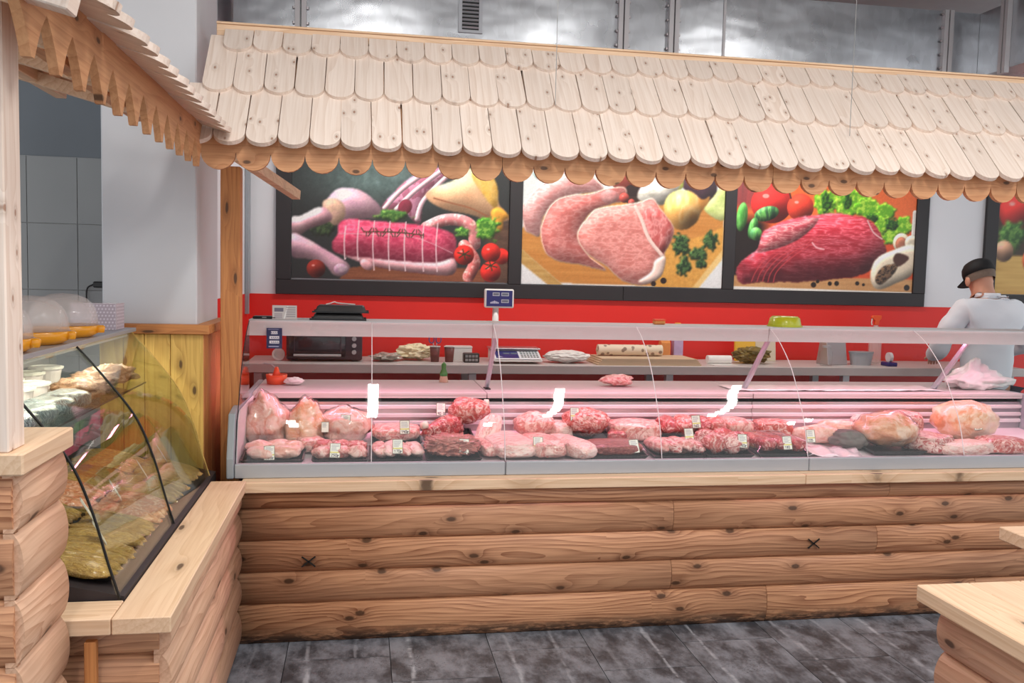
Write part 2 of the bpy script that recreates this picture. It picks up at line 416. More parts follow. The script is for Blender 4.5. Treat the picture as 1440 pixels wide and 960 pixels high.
# right foreground counters
rc = thing('log_counter', 'log-clad counter corner in the right foreground with a pale wide board top', 'counter')
part('carcass', box((1.71, 1.0, 0), (2.9, 2.26, .66)), 'dark_recess', rc)
RR = [0, .13, .265, .40, .535, .672]
logs(rc, (1.695, 2.27, 0), -PI/2, 1.27, RR, mat='log_pine_pale', bul=.03)
logs(rc, (2.9, 2.275, 0), PI, 1.20, RR, mat='log_pine', bul=.03)
for k in range(3):
    board('top_board', (1.632+k*.172, 1.0, .672), (1.632+(k+1)*.172-.002, 2.325-.0, .72), 'board_pine', rc, .003)
board('top_board', (1.632+.516, 1.0, .672), (2.9, 2.325, .72), 'board_pine', rc, .003)
rc2 = thing('log_counter', 'second log-clad counter behind the right foreground counter, against the right edge', 'counter')
part('carcass', box((2.95, 2.0, 0), (3.6, 2.82, .66)), 'dark_recess', rc2)
board('side_panel', (2.42, 2.62, 0), (2.94, 2.80, .672), 'log_pine', rc2, .003)
board('top_board', (2.342, 2.36, .672), (3.6, 2.876, .72), 'board_pine', rc2, .003)

# pillar cladding
cl_ = thing('plank_cladding', 'yellow vertical pine planks cladding the foot of the white pillar', 'cladding')
xs = [-1.085, -.99, -.905, -.80, -.665]
for a, b in zip(xs[:-1], xs[1:]):
    part('plank', box((-.66, -.012, -(b-a)/2+.0012), (.66, .012, (b-a)/2-.0012)), 'yellow_pine', cl_, loc=((a+b)/2, 3.962, .66), rot=(PI/2, -PI/2, PI/2) if 0 else (0, -PI/2, 0), bevel=.002)
ys = [3.955, 4.03, 4.15, 4.28, 4.42, 4.55]
for a, b in zip(ys[:-1], ys[1:]):
    part('plank', box((-.66, -(b-a)/2+.0012, -.012), (.66, (b-a)/2-.0012, .012)), 'warm_pine', cl_, loc=(-.676, (a+b)/2, .66), rot=(0, -PI/2, 0), bevel=.002)
part('cap_rail', box((-1.085, 3.93, 1.322), (-.64, 3.998, 1.362)), 'warm_pine', cl_, bevel=.002)
part('cap_rail', box((-.698, 4.0, 1.322), (-.64, 4.555, 1.362)), 'warm_pine', cl_, bevel=.002)

# ================================================================== SHINGLE ROOFS
def shingle_mesh(W, L, th=.019, rd=.056):
    pts = [(-L, -W/2), (-rd, -W/2)]
    n = 12
    for k in range(1, n): a = -PI/2+PI*k/n; pts.append((-rd+rd*math.cos(a), W/2*math.sin(a)))
    pts += [(-rd, W/2), (-L, W/2)]
    return MB().prism(pts, 0, th, 'z').mesh('shingle', 'shingle_pine')
SW = .1222
SH = [shingle_mesh(SW-.0035, l) for l in (.36, .38, .145)]
def roof(name, label, M, length, ph, fascia, m=1.083, tips=((0.0, 0.0), (.192, .021), (.362, .042)), xmin=-.02, sh0=.07):
    """local: x along eave, y into the roof, z up. eave tip at y=0,z=0; slope S"""
    S = math.atan(m)
    r = thing(name, label, 'awning'); r.matrix_world = M
    n = int(length/SW)+1
    for k, (ty, off) in enumerate(tips):
        for i in range(n):
            x = (i+.5)*SW - ph[k]
            if x < xmin or x > length: continue
            tz = ty*m + off + rnd.uniform(-.002, .002)
            jit = rnd.uniform(-.005, .005)
            o = link('shingle', SH[k], r, (x, ty+jit*.6, tz+jit*.6), None)
            # local +X of the shingle points down the slope
            d = Vector((rnd.uniform(-.012, .012), -math.cos(S), -math.sin(S)-.0)).normalized(); yv = Vector((1, 0, 0)); zv = d.cross(yv).normalized()
            if zv.z < 0: yv = -yv; zv = -zv
            yv = zv.cross(d).normalized()
            o.rotation_euler = Matrix((d, yv, zv)).transposed().to_euler()
    # sheathing boards under the shingles
    run = tips[2][0]+.11
    for k in range(5):
        a = sh0+k*(run-sh0+.04)/5
        MM = Matrix.Translation((0, a, a*m-.012)) @ Matrix.Rotation(S, 4, 'X')
        part('sheathing_board', MB().box((.035, 0, -.016), (length, (run-sh0+.04)/5/math.cos(S)-.003, 0), MM), 'fascia_pine', r)
    part('ridge_board', MB().box((0, run-.017, run*m+.014), (length, run+.028, run*m+.064)), 'board_pine', r, bevel=.003)
    part('ridge_cap', MB().box((0, run-.022, run*m+.0645), (length, run+.09, run*m+.074)), 'board_pine', r, bevel=.002)
    fascia(r, length)
    return r
def scallop(r, length):
    p = .1335; zt, zb, rr = .075, -.045, .0655
    cuts = [0, 9, 18, 27, 40]
    for a, b in zip(cuts[:-1], cuts[1:]):
        x0 = a*p; pts = []
        b = min(b, int(length/p))
        if b <= a: break
        for i in range(a, b):
            cx = (i+.5)*p
            for k in range(0, 11):
                an = PI+PI*k/10; pts.append((cx+(p/2-.0008)*math.cos(an), zb+.022+rr*1.0*math.sin(an)))
        pts += [(b*p-.001, zt), (x0+.001, zt)]
        part('fascia_board', MB().prism([(x, z) for x, z in pts], .062, .084, 'y'), 'fascia_pine', r)
def carved(r, length):
    # carved valance: narrow tabs between pointed arches
    p = .1585; n = 12; zt, z0, zb = .045, -.035, -.135
    x0 = .07
    pts = [(x0, zt)]
    for i in range(n):
        b = x0+i*p
        arc = [(b, z0), (b+.17*p, z0-.028), (b+.29*p, z0-.055), (b+.38*p, z0-.08), (b+.445*p, zb), (b+.555*p, zb), (b+.62*p, z0-.08), (b+.71*p, z0-.055), (b+.83*p, z0-.028), (b+p, z0)]
        pts += arc if i == 0 else arc[1:]
    pts.append((x0+n*p, zt))
    part('valance_board', MB().prism(pts, .114, .134, 'y'), 'fascia_pine', r)
Mr = Matrix.Translation((-.63, 3.62, 2.083))
roof_m = roof('shingle_awning', 'long pine shingle awning with scalloped fascia over the meat case', Mr, 4.4, (.07, .02, .085), scallop)
# left roof: eave runs along Y, roof rises towards -X. local x -> +Y , local y -> -X
Ml = Matrix.Translation((-.507, 1.70, 2.128)) @ Matrix.Rotation(PI/2, 4, 'Z')
roof_l = roof('shingle_awning', 'shingle awning with carved valance over the left display case', Ml, 1.93, (.0, .06, .03), carved, .30, ((0, 0), (.25, .018), (.50, .036)), .02, .145)
board('purlin', (0, .30, .02), (1.88, .345, .075), 'fascia_pine', roof_l)
board('purlin', (0, .58, .09), (1.88, .62, .145), 'board_pine', roof_l)
for k in range(4):
    MM = Matrix.Translation((.16+k*.48, .145, -.035)) @ Matrix.Rotation(math.radians(15), 4, 'X')
    part('rafter', MB().box((-.022, 0, 0), (.022, .55, .04), MM), 'board_pine', roof_l)
MM = Matrix.Translation((.10, .03, -.062)) @ Matrix.Rotation(math.radians(14), 4, 'X')
part('end_beam', MB().box((-.03, 0, 0), (.03, .6, .09), MM), 'shingle_pine', roof_l, bevel=.003)
bs = thing('roof_brace', 'short diagonal pine brace under the left end of the shingle awning', 'brace')
MMb = Matrix((Vector((.32, .93, -.17)).normalized(), Vector((-.93, .32, 0)).normalized(), Vector((.06, .17, .98)).normalized())).transposed().to_4x4()
MMb.translation = (-.52, 3.95, 2.08)
part('strut', MB().box((0, -.02, -.022), (.62, .02, .022), MMb), 'board_pine', bs)
# ================================================================== MEAT MATERIALS
def meat_mat(name, c1, c2, fat, fatamt=.5, sc_=14, rough=.28, aniso=(1, 1, 1), coat=.35):
    t = NT(name); P, O, R = t.coord()
    Q = t.vmath('MULTIPLY', P, aniso)
    wv = t.n('TexNoise', Scale=sc_*.5, Detail=3.0); t.put(wv.inputs['Vector'], Q)
    n1 = t.noise(t.vmath('ADD', Q, t.vmath('SCALE', wv.outputs['Color'])), sc_, 5, .62)
    n2 = t.noise(Q, sc_*2.6, 4, .6)
    base = t.mix(t.ss(n2, .35, .68), c4(c1), c4(c2))
    base = t.mix(t.math('MULTIPLY', t.ss(n1, 1-fatamt-.10, 1-fatamt+.10), .92), base, c4(fat))
    t.put(t.b.inputs['Base Color'], base); t.set(Roughness=rough, Coat_Weight=coat, Coat_Roughness=.15)
    t.set(Subsurface_Weight=.08); t.b.inputs['Subsurface Radius'].default_value = (.01, .004, .003)
    t.bump(t.math('ADD', n1, n2), .55, .012); MATS[name] = t.m
meat_mat('beef', srgb(150, 34, 38), srgb(196, 66, 62), srgb(236, 190, 180), .42, 16)
meat_mat('veal', srgb(184, 66, 60), srgb(212, 104, 92), srgb(244, 206, 196), .46, 15)
meat_mat('pork', srgb(208, 118, 112), srgb(228, 150, 138), srgb(246, 210, 198), .5, 13)
meat_mat('slab_fat', srgb(222, 150, 142), srgb(238, 180, 168), srgb(250, 222, 212), .55, 10, aniso=(1, 3, 3))
meat_mat('poultry', srgb(226, 158, 140), srgb(240, 186, 164), srgb(246, 212, 198), .52, 9)
meat_mat('skin_peach', srgb(228, 156, 112), srgb(242, 186, 144), srgb(248, 216, 190), .5, 7)
meat_mat('mince', srgb(186, 66, 58), srgb(216, 104, 88), srgb(244, 200, 186), .47, 60)
meat_mat('liver', srgb(128, 56, 52), srgb(164, 86, 76), srgb(196, 126, 112), .4, 24)
meat_mat('ribs', srgb(168, 48, 48), srgb(206, 92, 86), srgb(246, 214, 204), .5, 18, aniso=(1, .4, 1))
meat_mat('fish_gold', srgb(160, 118, 52), srgb(206, 166, 86), srgb(226, 196, 130), .42, 26, aniso=(1, 3, 1))
meat_mat('fish_dark', srgb(54, 58, 66), srgb(98, 108, 118), srgb(176, 186, 192), .45, 20, aniso=(1, 3, 1))
meat_mat('dried_fish', srgb(110, 70, 50), srgb(160, 112, 84), srgb(200, 166, 138), .48, 30, aniso=(1, 4, 1))
meat_mat('smoked', srgb(190, 110, 72), srgb(222, 150, 108), srgb(240, 196, 168), .45, 16)
plain('grey_skin', srgb(112, 104, 98), .5, var=.25, scale=14)
plain('bone', srgb(238, 222, 204), .4)
plain('clear_sheet', srgb(236, 226, 230), .2, var=.06, coat=.5)

def blob(size, seed=0, e=1.0, amp=.12, fr=1.6, sub=4, flat=.0, shape=None, fine=.06):
    """noise-displaced superellipsoid resting on z=0"""
    bm = bmesh.new(); bmesh.ops.create_icosphere(bm, subdivisions=sub, radius=1)
    so = Vector((seed*3.17, seed*1.31, seed*2.77))
    for v in bm.verts:
        n = v.co.normalized()
        p = Vector([math.copysign(abs(c)**e, c) for c in n])
        d = 1+amp*noise.noise(n*fr+so)+amp*.6*noise.noise(n*fr*2.3+so*1.7)+fine*noise.noise(n*fr*7+so)
        p = p*d
        if shape: p = shape(p, n)
        v.co = (p.x*size[0]/2, p.y*size[1]/2, p.z*size[2]/2)
    zs = min(v.co.z for v in bm.verts); cut = zs*(1-flat)
    for v in bm.verts:
        if v.co.z < cut: v.co.z = cut+(v.co.z-cut)*.05
    zs = min(v.co.z for v in bm.verts)
    for v in bm.verts: v.co.z -= zs
    me = bpy.data.meshes.new('blob'); bm.to_mesh(me); bm.free()
    me.polygons.foreach_set('use_smooth', [True]*len(me.polygons))
    return me
def blob_part(name, parent, mat, size, loc=(0, 0, 0), rot=(0, 0, 0), **k):
    me = blob(size, **k); me.name = name; me.materials.append(MATS[mat])
    return link(name, me, parent, loc, rot)
def meat(name, label, loc, size, mat, rotz=0, cat='meat', group=None, tilt=(0, 0), **k):
    size = tuple(q*(1.1 if name != 'smoked_fish' else 1) for q in size)
    me = blob(size, **k); me.name = name; me.materials.append(MATS[mat])
    o = link(name, me, None, loc, (tilt[0], tilt[1], rotz)); return tag(o, label, cat, group)

def tray(label, x, y, w, d, z, mat='black_plastic', h=.022, rotz=0, slope=0.09, group='meat trays in the butcher case', name='meat_tray'):
    t_ = thing(name, label, 'tray', (x, y, z), rotz, group); t_.rotation_euler = (math.atan(slope), 0, rotz)
    mb = MB(); a, b = w/2, d/2
    out = [(-a, -b), (a, -b), (a, b), (-a, b)]; inn = [(p[0]*.93, p[1]*.93) for p in out]; flo = [(p[0]*.86, p[1]*.86) for p in out]
    vs = [(p[0]*.88, p[1]*.88, 0) for p in out]+[(p[0], p[1], h) for p in out]+[(p[0], p[1], h) for p in inn]+[(p[0], p[1], .004) for p in flo]
    fs = [(3, 2, 1, 0)]
    for r in range(3): fs += [(r*4+i, r*4+(i+1) % 4, r*4+4+(i+1) % 4, r*4+4+i) for i in range(4)]
    fs.append((12, 13, 14, 15)); mb.add(vs, fs)
    part('tray_shell', mb, mat, t_)
    return t_

# ---- print helper (colour attribute)
def to_lin(a): return np.where(a <= .04045, a/12.92, ((a+.055)/1.055)**2.4)
def print_mesh(name, img, w, h):
    """img HxWx3 sRGB 0..1 (row 0 = top) -> flat grid in local XZ, facing -Y, origin bottom centre"""
    H, W, _ = img.shape
    xs = np.linspace(-w/2, w/2, W); zs = np.linspace(h, 0, H)
    X, Z = np.meshgrid(xs, zs)
    co = np.stack([X, np.zeros_like(X), Z], -1).reshape(-1, 3)
    idx = np.arange(H*W).reshape(H, W)
    q = np.stack([idx[1:, :-1], idx[1:, 1:], idx[:-1, 1:], idx[:-1, :-1]], -1).reshape(-1, 4)
    me = bpy.data.meshes.new(name); me.from_pydata(co.tolist(), [], q.tolist()); me.update()
    ca = me.color_attributes.new('Col', 'FLOAT_COLOR', 'POINT')
    lin = np.ones((H*W, 4)); lin[:, :3] = to_lin(np.clip(img, 0, 1)).reshape(-1, 3)
    ca.data.foreach_set('color', lin.astype(np.float32).ravel())
    me.materials.append(MATS['print'])
    return me
DIG = {'0': [[(0, 0), (1, 0), (1, 2), (0, 2), (0, 0)]], '1': [[(.2, .4), (.6, 0), (.6, 2)]], '2': [[(0, .3), (.5, 0), (1, .4), (0, 2), (1, 2)]],
       '3': [[(0, 0), (1, 0), (.4, .9), (1, 1.4), (.5, 2), (0, 1.8)]], '4': [[(.1, 0), (0, 1.1), (1, 1.1)], [(.8, .3), (.8, 2)]], '5': [[(1, 0), (.1, 0), (0, .9), (.8, .9), (1, 1.5), (.5, 2), (0, 1.8)]],
       '6': [[(.9, 0), (.1, 1), (0, 1.7), (.5, 2), (1, 1.6), (.6, 1.1), (.1, 1.4)]], '7': [[(0, 0), (1, 0), (.4, 2)]], '8': [[(.5, .9), (0, .4), (.5, 0), (1, .4), (.5, .9), (0, 1.5), (.5, 2), (1, 1.5), (.5, .9)]],
       '9': [[(1, .6), (.5, 1), (0, .5), (.5, 0), (1, .4), (.8, 2)]], 'p': [[(0, 2.5), (0, .9), (.6, .8), (.8, 1.2), (.5, 1.6), (0, 1.6)]], ' ': []}
def stroke(img, pts, wd, col):
    H, W, _ = img.shape; Y, X = np.mgrid[0:H, 0:W]
    for (x0, y0), (x1, y1) in zip(pts[:-1], pts[1:]):
        dx, dy = x1-x0, y1-y0; L = dx*dx+dy*dy+1e-9
        t_ = np.clip(((X-x0)*dx+(Y-y0)*dy)/L, 0, 1)
        d = np.hypot(X-x0-t_*dx, Y-y0-t_*dy)
        a = np.clip(wd/2+.5-d, 0, 1)[..., None]; img[:] = img*(1-a)+np.array(col)*a
def write(img, txt, x, y, s, wd, col):
    for ch in txt:
        for pl in DIG.get(ch, []): stroke(img, [(x+a*s, y+b*s) for a, b in pl], wd, col)
        x += s*1.55
def tag_img(txt, seed, yellow=True):
    r = random.Random(seed); img = np.ones((46, 32, 3))*np.array((.96, .95, .90))
    img[:2] = img[-2:] = (.35, .33, .25); img[:, :2] = img[:, -2:] = (.45, .42, .3)
    for k in range(5):
        y = 6+k*4; stroke(img, [(5, y), (r.uniform(18, 27), y)], 1.2, (.45, .47, .55))
    if yellow: img[27:31, 2:-2] = (.88, .84, .42)
    if txt: write(img, txt, 5, 33, 4.0, 1.3, (.12, .12, .16))
    return img
def price_tag(txt, label, x, y, z, seed=0, w=.046, h=.066, tilt=-.35, rotz=0, group='price tags in the butcher case', yellow=True):
    t_ = thing('price_tag', label, 'price tag', (x, y, z), rotz, group); t_.rotation_euler = (tilt, rnd.uniform(-.08, .08), rotz)
    part('card', box((-w/2, .0004, 0), (w/2, .002, h)), 'white_plastic', t_)
    link('printed_face', print_mesh('printed_face', tag_img(txt, seed, yellow), w, h), t_)
    part('stand', MB().box((-.006, .002, -.004), (.006, .0035, h*.6)).box((-.012, .002, -.004), (.012, .016, -.001)), 'film', t_)
    return t_

# ================================================================== MAIN DISPLAY CASE
def catmull(P, n=6, closed=False):
    out = []; N = len(P); P = [Vector((*p, 0)) if len(p) == 2 else Vector(p) for p in P]
    rng = range(N) if closed else range(N-1)
    for i in rng:
        p0 = P[(i-1) % N] if closed or i > 0 else P[0]; p1 = P[i]; p2 = P[(i+1) % N]; p3 = P[(i+2) % N] if closed or i+2 < N else P[-1]
        for k in range(n):
            t_ = k/n; out.append(.5*((2*p1)+(p2-p0)*t_+(2*p0-5*p1+4*p2-p3)*t_*t_+(3*p1-p0-3*p2+p3)*t_**3))
    if not closed: out.append(P[-1])
    return out
GP = [(p.x, p.y) for p in catmull([(3.872, .776), (3.918, .925), (3.979, 1.036), (4.08, 1.184), (4.215, 1.301), (4.33, 1.362)], 9)]
def thick(prof, th):
    '''closed outline: the profile and its copy moved inwards by th'''
    out = []
    for i, (p, q) in enumerate(prof):
        a, b = prof[max(i-1, 0)], prof[min(i+1, len(prof)-1)]; d = Vector((b[0]-a[0], b[1]-a[1])).normalized()
        out.append((p+d.y*th, q-d.x*th))
    return prof+out[::-1]
case_lab = ['glass meat display case at the left end beside the pine post', 'middle glass meat display case below the second poster', 'right-hand glass meat display case in front of the butcher']
plain('pink_lamp', srgb(255, 190, 214), .5, emit=((1, .62, .78), 1.6))
def deckz(y): return .748+.088*(y-3.9)
for ci, (a, b, seams) in enumerate(((-.525, .644, [.051]), (.644, 2.104, [1.378]), (2.104, 3.75, [2.931]))):
    dc = thing('display_case', case_lab[ci], 'display case', ((a+b)/2, 3.9, 0), 0, 'meat display cases'); ox = (a+b)/2
    def P_(name, mb, mat, **k):
        o = part(name, mb, mat, None, **k)
        o.parent = dc; o.matrix_parent_inverse = Matrix.Translation((-ox, -3.9, 0)); return o
    a_, b_ = a+.0015, b-.0015
    P_('front_rail', box((a_, 3.85, .7142), (b_, 3.884, .776)), 'alu', bevel=.004)
    P_('deck', MB().prism([(3.884, .7142), (4.5, .7142), (4.5, deckz(4.5)), (3.884, deckz(3.884))], a_, b_, 'x'), 'case_white')
    P_('tub', box((a_, 4.455, .05), (b_, 5.02, .7142)), 'case_grey')
    bp_ = P_('back_panel', box((a_, 4.5, .7142), (b_, 4.56, .952)), 'steel')
    for k, z in enumerate((.845, .882, .925)):
        o = part('rib', MB().prism([(4.5, z-.012), (4.488, z-.007), (4.488, z+.007), (4.5, z+.012)], a_, b_, 'x'), 'case_white', None)
        o.parent = bp_; o.matrix_parent_inverse = Matrix.Translation((-ox, -3.9, 0)); o.matrix_parent_inverse = dc.matrix_world.inverted() @ Matrix() if 0 else Matrix()
        o.parent = bp_
        o.matrix_parent_inverse = Matrix()
    P_('air_slot', box((a_, 4.53, .952), (b_, 4.56, .985)), 'black_seal')
    P_('worktop', MB().box((a_, 4.485, .985), (b_, 5.04, 1.0)).box((a_, 4.485, .972), (b_, 4.50, .985)), 'worktop', bevel=.002)
    P_('rear_body', box((a_, 4.56, .7142), (b_, 5.0, .985)), 'case_grey')
    cuts = [a]+seams+[b]
    for u, v in zip(cuts[:-1], cuts[1:]):
        P_('glass_pane', MB().prism(thick(GP, .005), u+.002, v-.002, 'x'), 'glass')
    for u in ([a+.004] if ci == 0 else [a])+seams:
        P_('pane_seal', MB().tube([(u, y-.004, z) for y, z in GP], .0022, 5), 'black_seal' if ci == 0 and u < a+.01 else 'case_white', smooth=True)
    P_('lamp_rail', MB().prism([(4.33, 1.362), (4.342, 1.292), (4.347, 1.292), (4.350, 1.325), (4.43, 1.325), (4.43, 1.362)], a_, b_, 'x'), 'case_white')
    P_('lamp_tube', MB().tube([(a_+.05, 4.40, 1.312), (b_-.05, 4.40, 1.312)], .010, 8), 'pink_lamp', smooth=True)
    P_('top_shelf', box((a_, 4.33, 1.3622), (b_, 4.56, 1.368)), 'steel_matt')
    for u in ({0: [], 1: [.666], 2: [2.127, 3.3]}[ci]):
        P_('strut', MB().prism([(4.355, 1.31), (4.39, 1.31), (4.68, 1.0065), (4.636, 1.0065)], u-.010, u+.010, 'x'), 'alu', bevel=.004)
        P_('strut_foot', box((u-.012, 4.60, .9855), (u+.012, 4.69, .999)) if 0 else box((u-.014, 4.61, 1.0002), (u+.014, 4.69, 1.006)), 'black_plastic')
    if ci == 0:
        prof = [(3.845, .7142), (3.845, .80), (3.905, .985), (4.02, 1.0), (5.02, 1.0), (5.02, .7142)]
        P_('end_panel', MB().prism(prof, -.556, -.5255, 'x'), 'case_grey', bevel=.006, seg=2)
        P_('end_liner', MB().prism([(3.886, deckz(3.886)+.001), (3.93, .95), (4.0, .985), (4.49, .985), (4.49, deckz(4.49)+.001)], -.525+.002, -.518, 'x'), 'case_white')
        P_('end_glass', MB().prism([(y, z) for y, z in GP if z > 1.0]+[(4.33, 1.0)], -.5235, -.5195, 'x'), 'glass')
    if ci == 2:
        prof = [(3.845, .7142), (3.845, .80), (3.905, .985), (4.02, 1.0), (5.02, 1.0), (5.02, .7142)]
        P_('end_panel', MB().prism(prof, b+.0005, b+.03, 'x'), 'case_grey', bevel=.006, seg=2)
        P_('end_glass', MB().prism([(y, z) for y, z in GP if z > 1.0]+[(4.33, 1.0)], b-.006, b-.002, 'x'), 'glass')
    la = bpy.data.lights.new('case_light', 'AREA'); la.shape = 'RECTANGLE'; la.size = (b-a)-.12; la.size_y = .05; la.energy = 3.4*(b-a); la.color = (1, .34, .54)
    lo = bpy.data.objects.new('case_light', la); COL.objects.link(lo); lo.parent = dc; lo.location = (0, 4.388-3.9, 1.299); lo.rotation_euler = (math.radians(-12), 0, 0)

# ---- trays and meat
BZ = lambda y: deckz(y)+.001
def T(label, x, y, w, d, mat='black_plastic', rotz=0, **k): return tray(label, x, y, w, d, BZ(y)+.006, mat, rotz=rotz, slope=.088, **k)
def pear(p, n):
    k = 1-.38*max(0, n.z)**1.2
    return Vector((p.x*k, p.y*k, p.z*(1+.18*max(0, n.z)**3)))
bagA = meat('bagged_chicken', 'large pale chicken in a clear bag at the left end of the meat case', (-.425, 4.30, BZ(4.3)), (.20, .24, .22), 'poultry', .3, 'poultry', 'bagged chickens', seed=1, amp=.2, shape=pear, flat=.25, tilt=(.05, -.15))
bagB = meat('bagged_chicken', 'tall pale bagged chicken second from the left end of the meat case', (-.262, 4.28, BZ(4.28)), (.175, .22, .205), 'skin_peach', -.2, 'poultry', 'bagged chickens', seed=2, amp=.2, shape=pear, flat=.25, tilt=(.05, .12))
bagC = meat('bagged_chicken', 'squat bagged chicken with a paper label behind the pork trays', (-.07, 4.30, BZ(4.3)), (.225, .2, .165), 'poultry', 0, 'poultry', 'bagged chickens', seed=3, amp=.16, flat=.2)
for o, s in ((bagA, 1.05), (bagB, 1.05), (bagC, 1.045)):
    f = link('film_wrap', blob((1, 1, 1), seed=int(s*100)), o); bpy.data.meshes.remove(f.data) if 0 else None
    me = o.data.copy(); me.materials.clear(); me.materials.append(MATS['film'])
    for v in me.vertices:
        q = noise.noise(v.co*26)*.004
        v.co = Vector((v.co.x*s, v.co.y*s, max(.001, v.co.z*(s+.01)-.001)))+v.co.normalized()*q
        if v.co.z < .001: v.co.z = .001
    f.data = me
T('front left tray of chicken pieces in the meat case', -.375, 4.035, .27, .23)
for k, (dx, dy, sx, rz) in enumerate(((-.07, .03, .11, .3), (.01, .05, .12, -.2), (.075, .03, .10, .6), (-.05, -.05, .12, -.4), (.05, -.045, .13, .2))):
    meat('chicken_piece', ['pale chicken piece, back left in the front left tray', 'pale chicken piece, back middle in the front left tray', 'pale chicken piece, back right in the front left tray', 'pale chicken piece, front left in the front left tray', 'pale chicken piece, front right in the front left tray'][k],
         (-.375+dx, 4.035+dy, BZ(4.035+dy)+.012), (sx, .085, .055), 'poultry', rz, 'poultry', 'chicken pieces in the front left tray', seed=10+k, amp=.22, sub=3)
T('front tray of pink pork offcuts beside the chicken tray', -.085, 4.03, .245, .23)
for k in range(6):
    dx, dy = (-.075+.075*(k % 3)), (.045 if k < 3 else -.045)
    meat('pork_offcut', 'pink pork offcut, '+['back left', 'back middle', 'back right', 'front left', 'front middle', 'front right'][k]+' in the tray tagged 250', (-.085+dx, 4.03+dy, BZ(4.03+dy)+.012), (.085, .09, .055), 'veal' if k < 3 else 'pork', rnd.uniform(0, 3), 'meat', 'pork offcuts in the second front tray', seed=20+k, amp=.28, sub=3)
T('rear tray holding one flat pale pork fillet', .175, 4.315, .24, .25)
meat('pork_fillet', 'flat pale pork fillet lying in the rear tray left of the shanks', (.175, 4.315, BZ(4.315)+.012), (.21, .21, .06), 'pork', 0, seed=31, e=.6, amp=.1)
T('front tray of fatty pork slices tagged 170', .16, 4.03, .24, .23)
for k in range(4):
    meat('pork_slice', 'fatty pork slice, '+['furthest left', 'second from left', 'third from left', 'furthest right'][k]+' in the tray tagged 170', (.085+k*.05, 4.03, BZ(4.03)+.012), (.075, .19, .055), 'slab_fat' if k % 2 else 'pork', rnd.uniform(-.25, .25), 'meat', 'pork slices in the third front tray', seed=40+k, amp=.2, sub=3, tilt=(0, .35))
T('rear tray under the meat shanks', .43, 4.32, .25, .26)
def shank(label, loc, L, r0, r1, rot, mat='veal', seed=0):
    def shp(p, n):
        t_ = (n.x+1)/2; k = r1+(r0-r1)*t_**1.3
        return Vector((p.x, p.y*k, p.z*k))
    o = meat('meat_shank', label, loc, (L, .2, .2), mat, 0, 'meat', 'meat shanks on the rear tray', seed=seed, amp=.12, shape=shp, sub=4)
    o.rotation_euler = rot
    bo = part('bone', MB().tube([(-L*.52, 0, .1), (-L*.40, 0, .1)], [.017, .02], 10), 'bone', o, smooth=True)
    return o
shank('red meat shank lying at the left on the rear tray', (.40, 4.30, BZ(4.3)+.0), .22, .75, .34, (0, -.1, .55), 'beef', 51)
shank('thick meat shank with a cut red face at the back of the rear tray', (.545, 4.36, BZ(4.36)+.07), .19, .72, .5, (.2, .1, 2.9), 'veal', 52)
shank('pale shank standing upright at the right end of the rear tray', (.625, 4.245, BZ(4.25)+.0), .24, .62, .34, (0, -.75, .9), 'slab_fat', 53)
T('front tray of red minced meat tagged 350', .42, 4.03, .255, .23)
meat('minced_meat', 'heap of red minced meat in the front tray tagged 350', (.42, 4.03, BZ(4.03)+.013), (.215, .19, .075), 'mince', 0, 'minced meat', seed=55, e=.75, amp=.12, fr=3.2, fine=.3, sub=5)
sl = lambda label, x, y, sx, sy, sz, mat, rz, seed, z=0, **k: meat('meat_slab', label, (x, y, BZ(y)+z), (sx, sy, sz), mat, rz, 'meat', 'slabs of meat in the butcher case', seed=seed, e=.55, amp=.10, **k)
sl('wide pale pork belly slab just right of the glass joint', .70, 4.10, .19, .36, .07, 'slab_fat', .1, 61)
sl('pale pork slab with tag 180 lying in the middle of three slabs', .855, 4.07, .15, .30, .075, 'pork', .15, 62)
sl('long pale pork slab slanting right beside the dark gap', .985, 4.07, .12, .33, .07, 'slab_fat', .32, 63)
meat('rolled_pork', 'rolled pale pork joint behind the three pork slabs', (.87, 4.36, BZ(4.36)), (.20, .15, .12), 'pork', .1, seed=64, amp=.14)
T('rear tray holding a round bagged joint tagged 210', 1.13, 4.34, .26, .24)
meat('bagged_joint', 'round bagged meat joint on the rear tray tagged 210', (1.13, 4.34, BZ(4.34)+.012), (.22, .2, .125), 'veal', .2, seed=65, amp=.16)
T('front tray of dark liver with a blank tag', 1.195, 4.05, .29, .23)
sl('flat dark reddish liver slab in the front tray with the blank tag', 1.195, 4.05, .25, .19, .05, 'liver', 0, 66, z=.012)
sl('pale pork slab with a red end behind the liver tray', 1.385, 4.32, .24, .20, .085, 'pork', -.1, 67)
T('wide rear tray of red beef cuts in the middle case', 1.69, 4.33, .38, .24)
for k in range(4):
    meat('beef_cut', 'red beef cut, '+['furthest left', 'second from left', 'third from left', 'furthest right'][k]+' on the wide rear tray', (1.56+k*.088, 4.33, BZ(4.33)+.012), (.115, .19, .095), 'beef' if k % 2 == 0 else 'veal', rnd.uniform(-.3, .3), 'meat', 'beef cuts on the wide rear tray', seed=70+k, amp=.2, sub=3)
T('front tray of bone-in chops between the liver and the beef', 1.485, 4.03, .25, .22)
for k in range(4):
    meat('bone_in_chop', 'bone-in chop, '+['furthest left', 'second from left', 'third from left', 'furthest right'][k]+' in the front chop tray', (1.40+k*.056, 4.03, BZ(4.03)+.012), (.08, .18, .065), 'ribs' if k % 2 else 'pork', .2, 'meat', 'chops in the front tray', seed=80+k, amp=.2, sub=3, tilt=(0, .3))
T('front tray of mixed red meat pieces tagged 160', 1.745, 4.05, .24, .24)
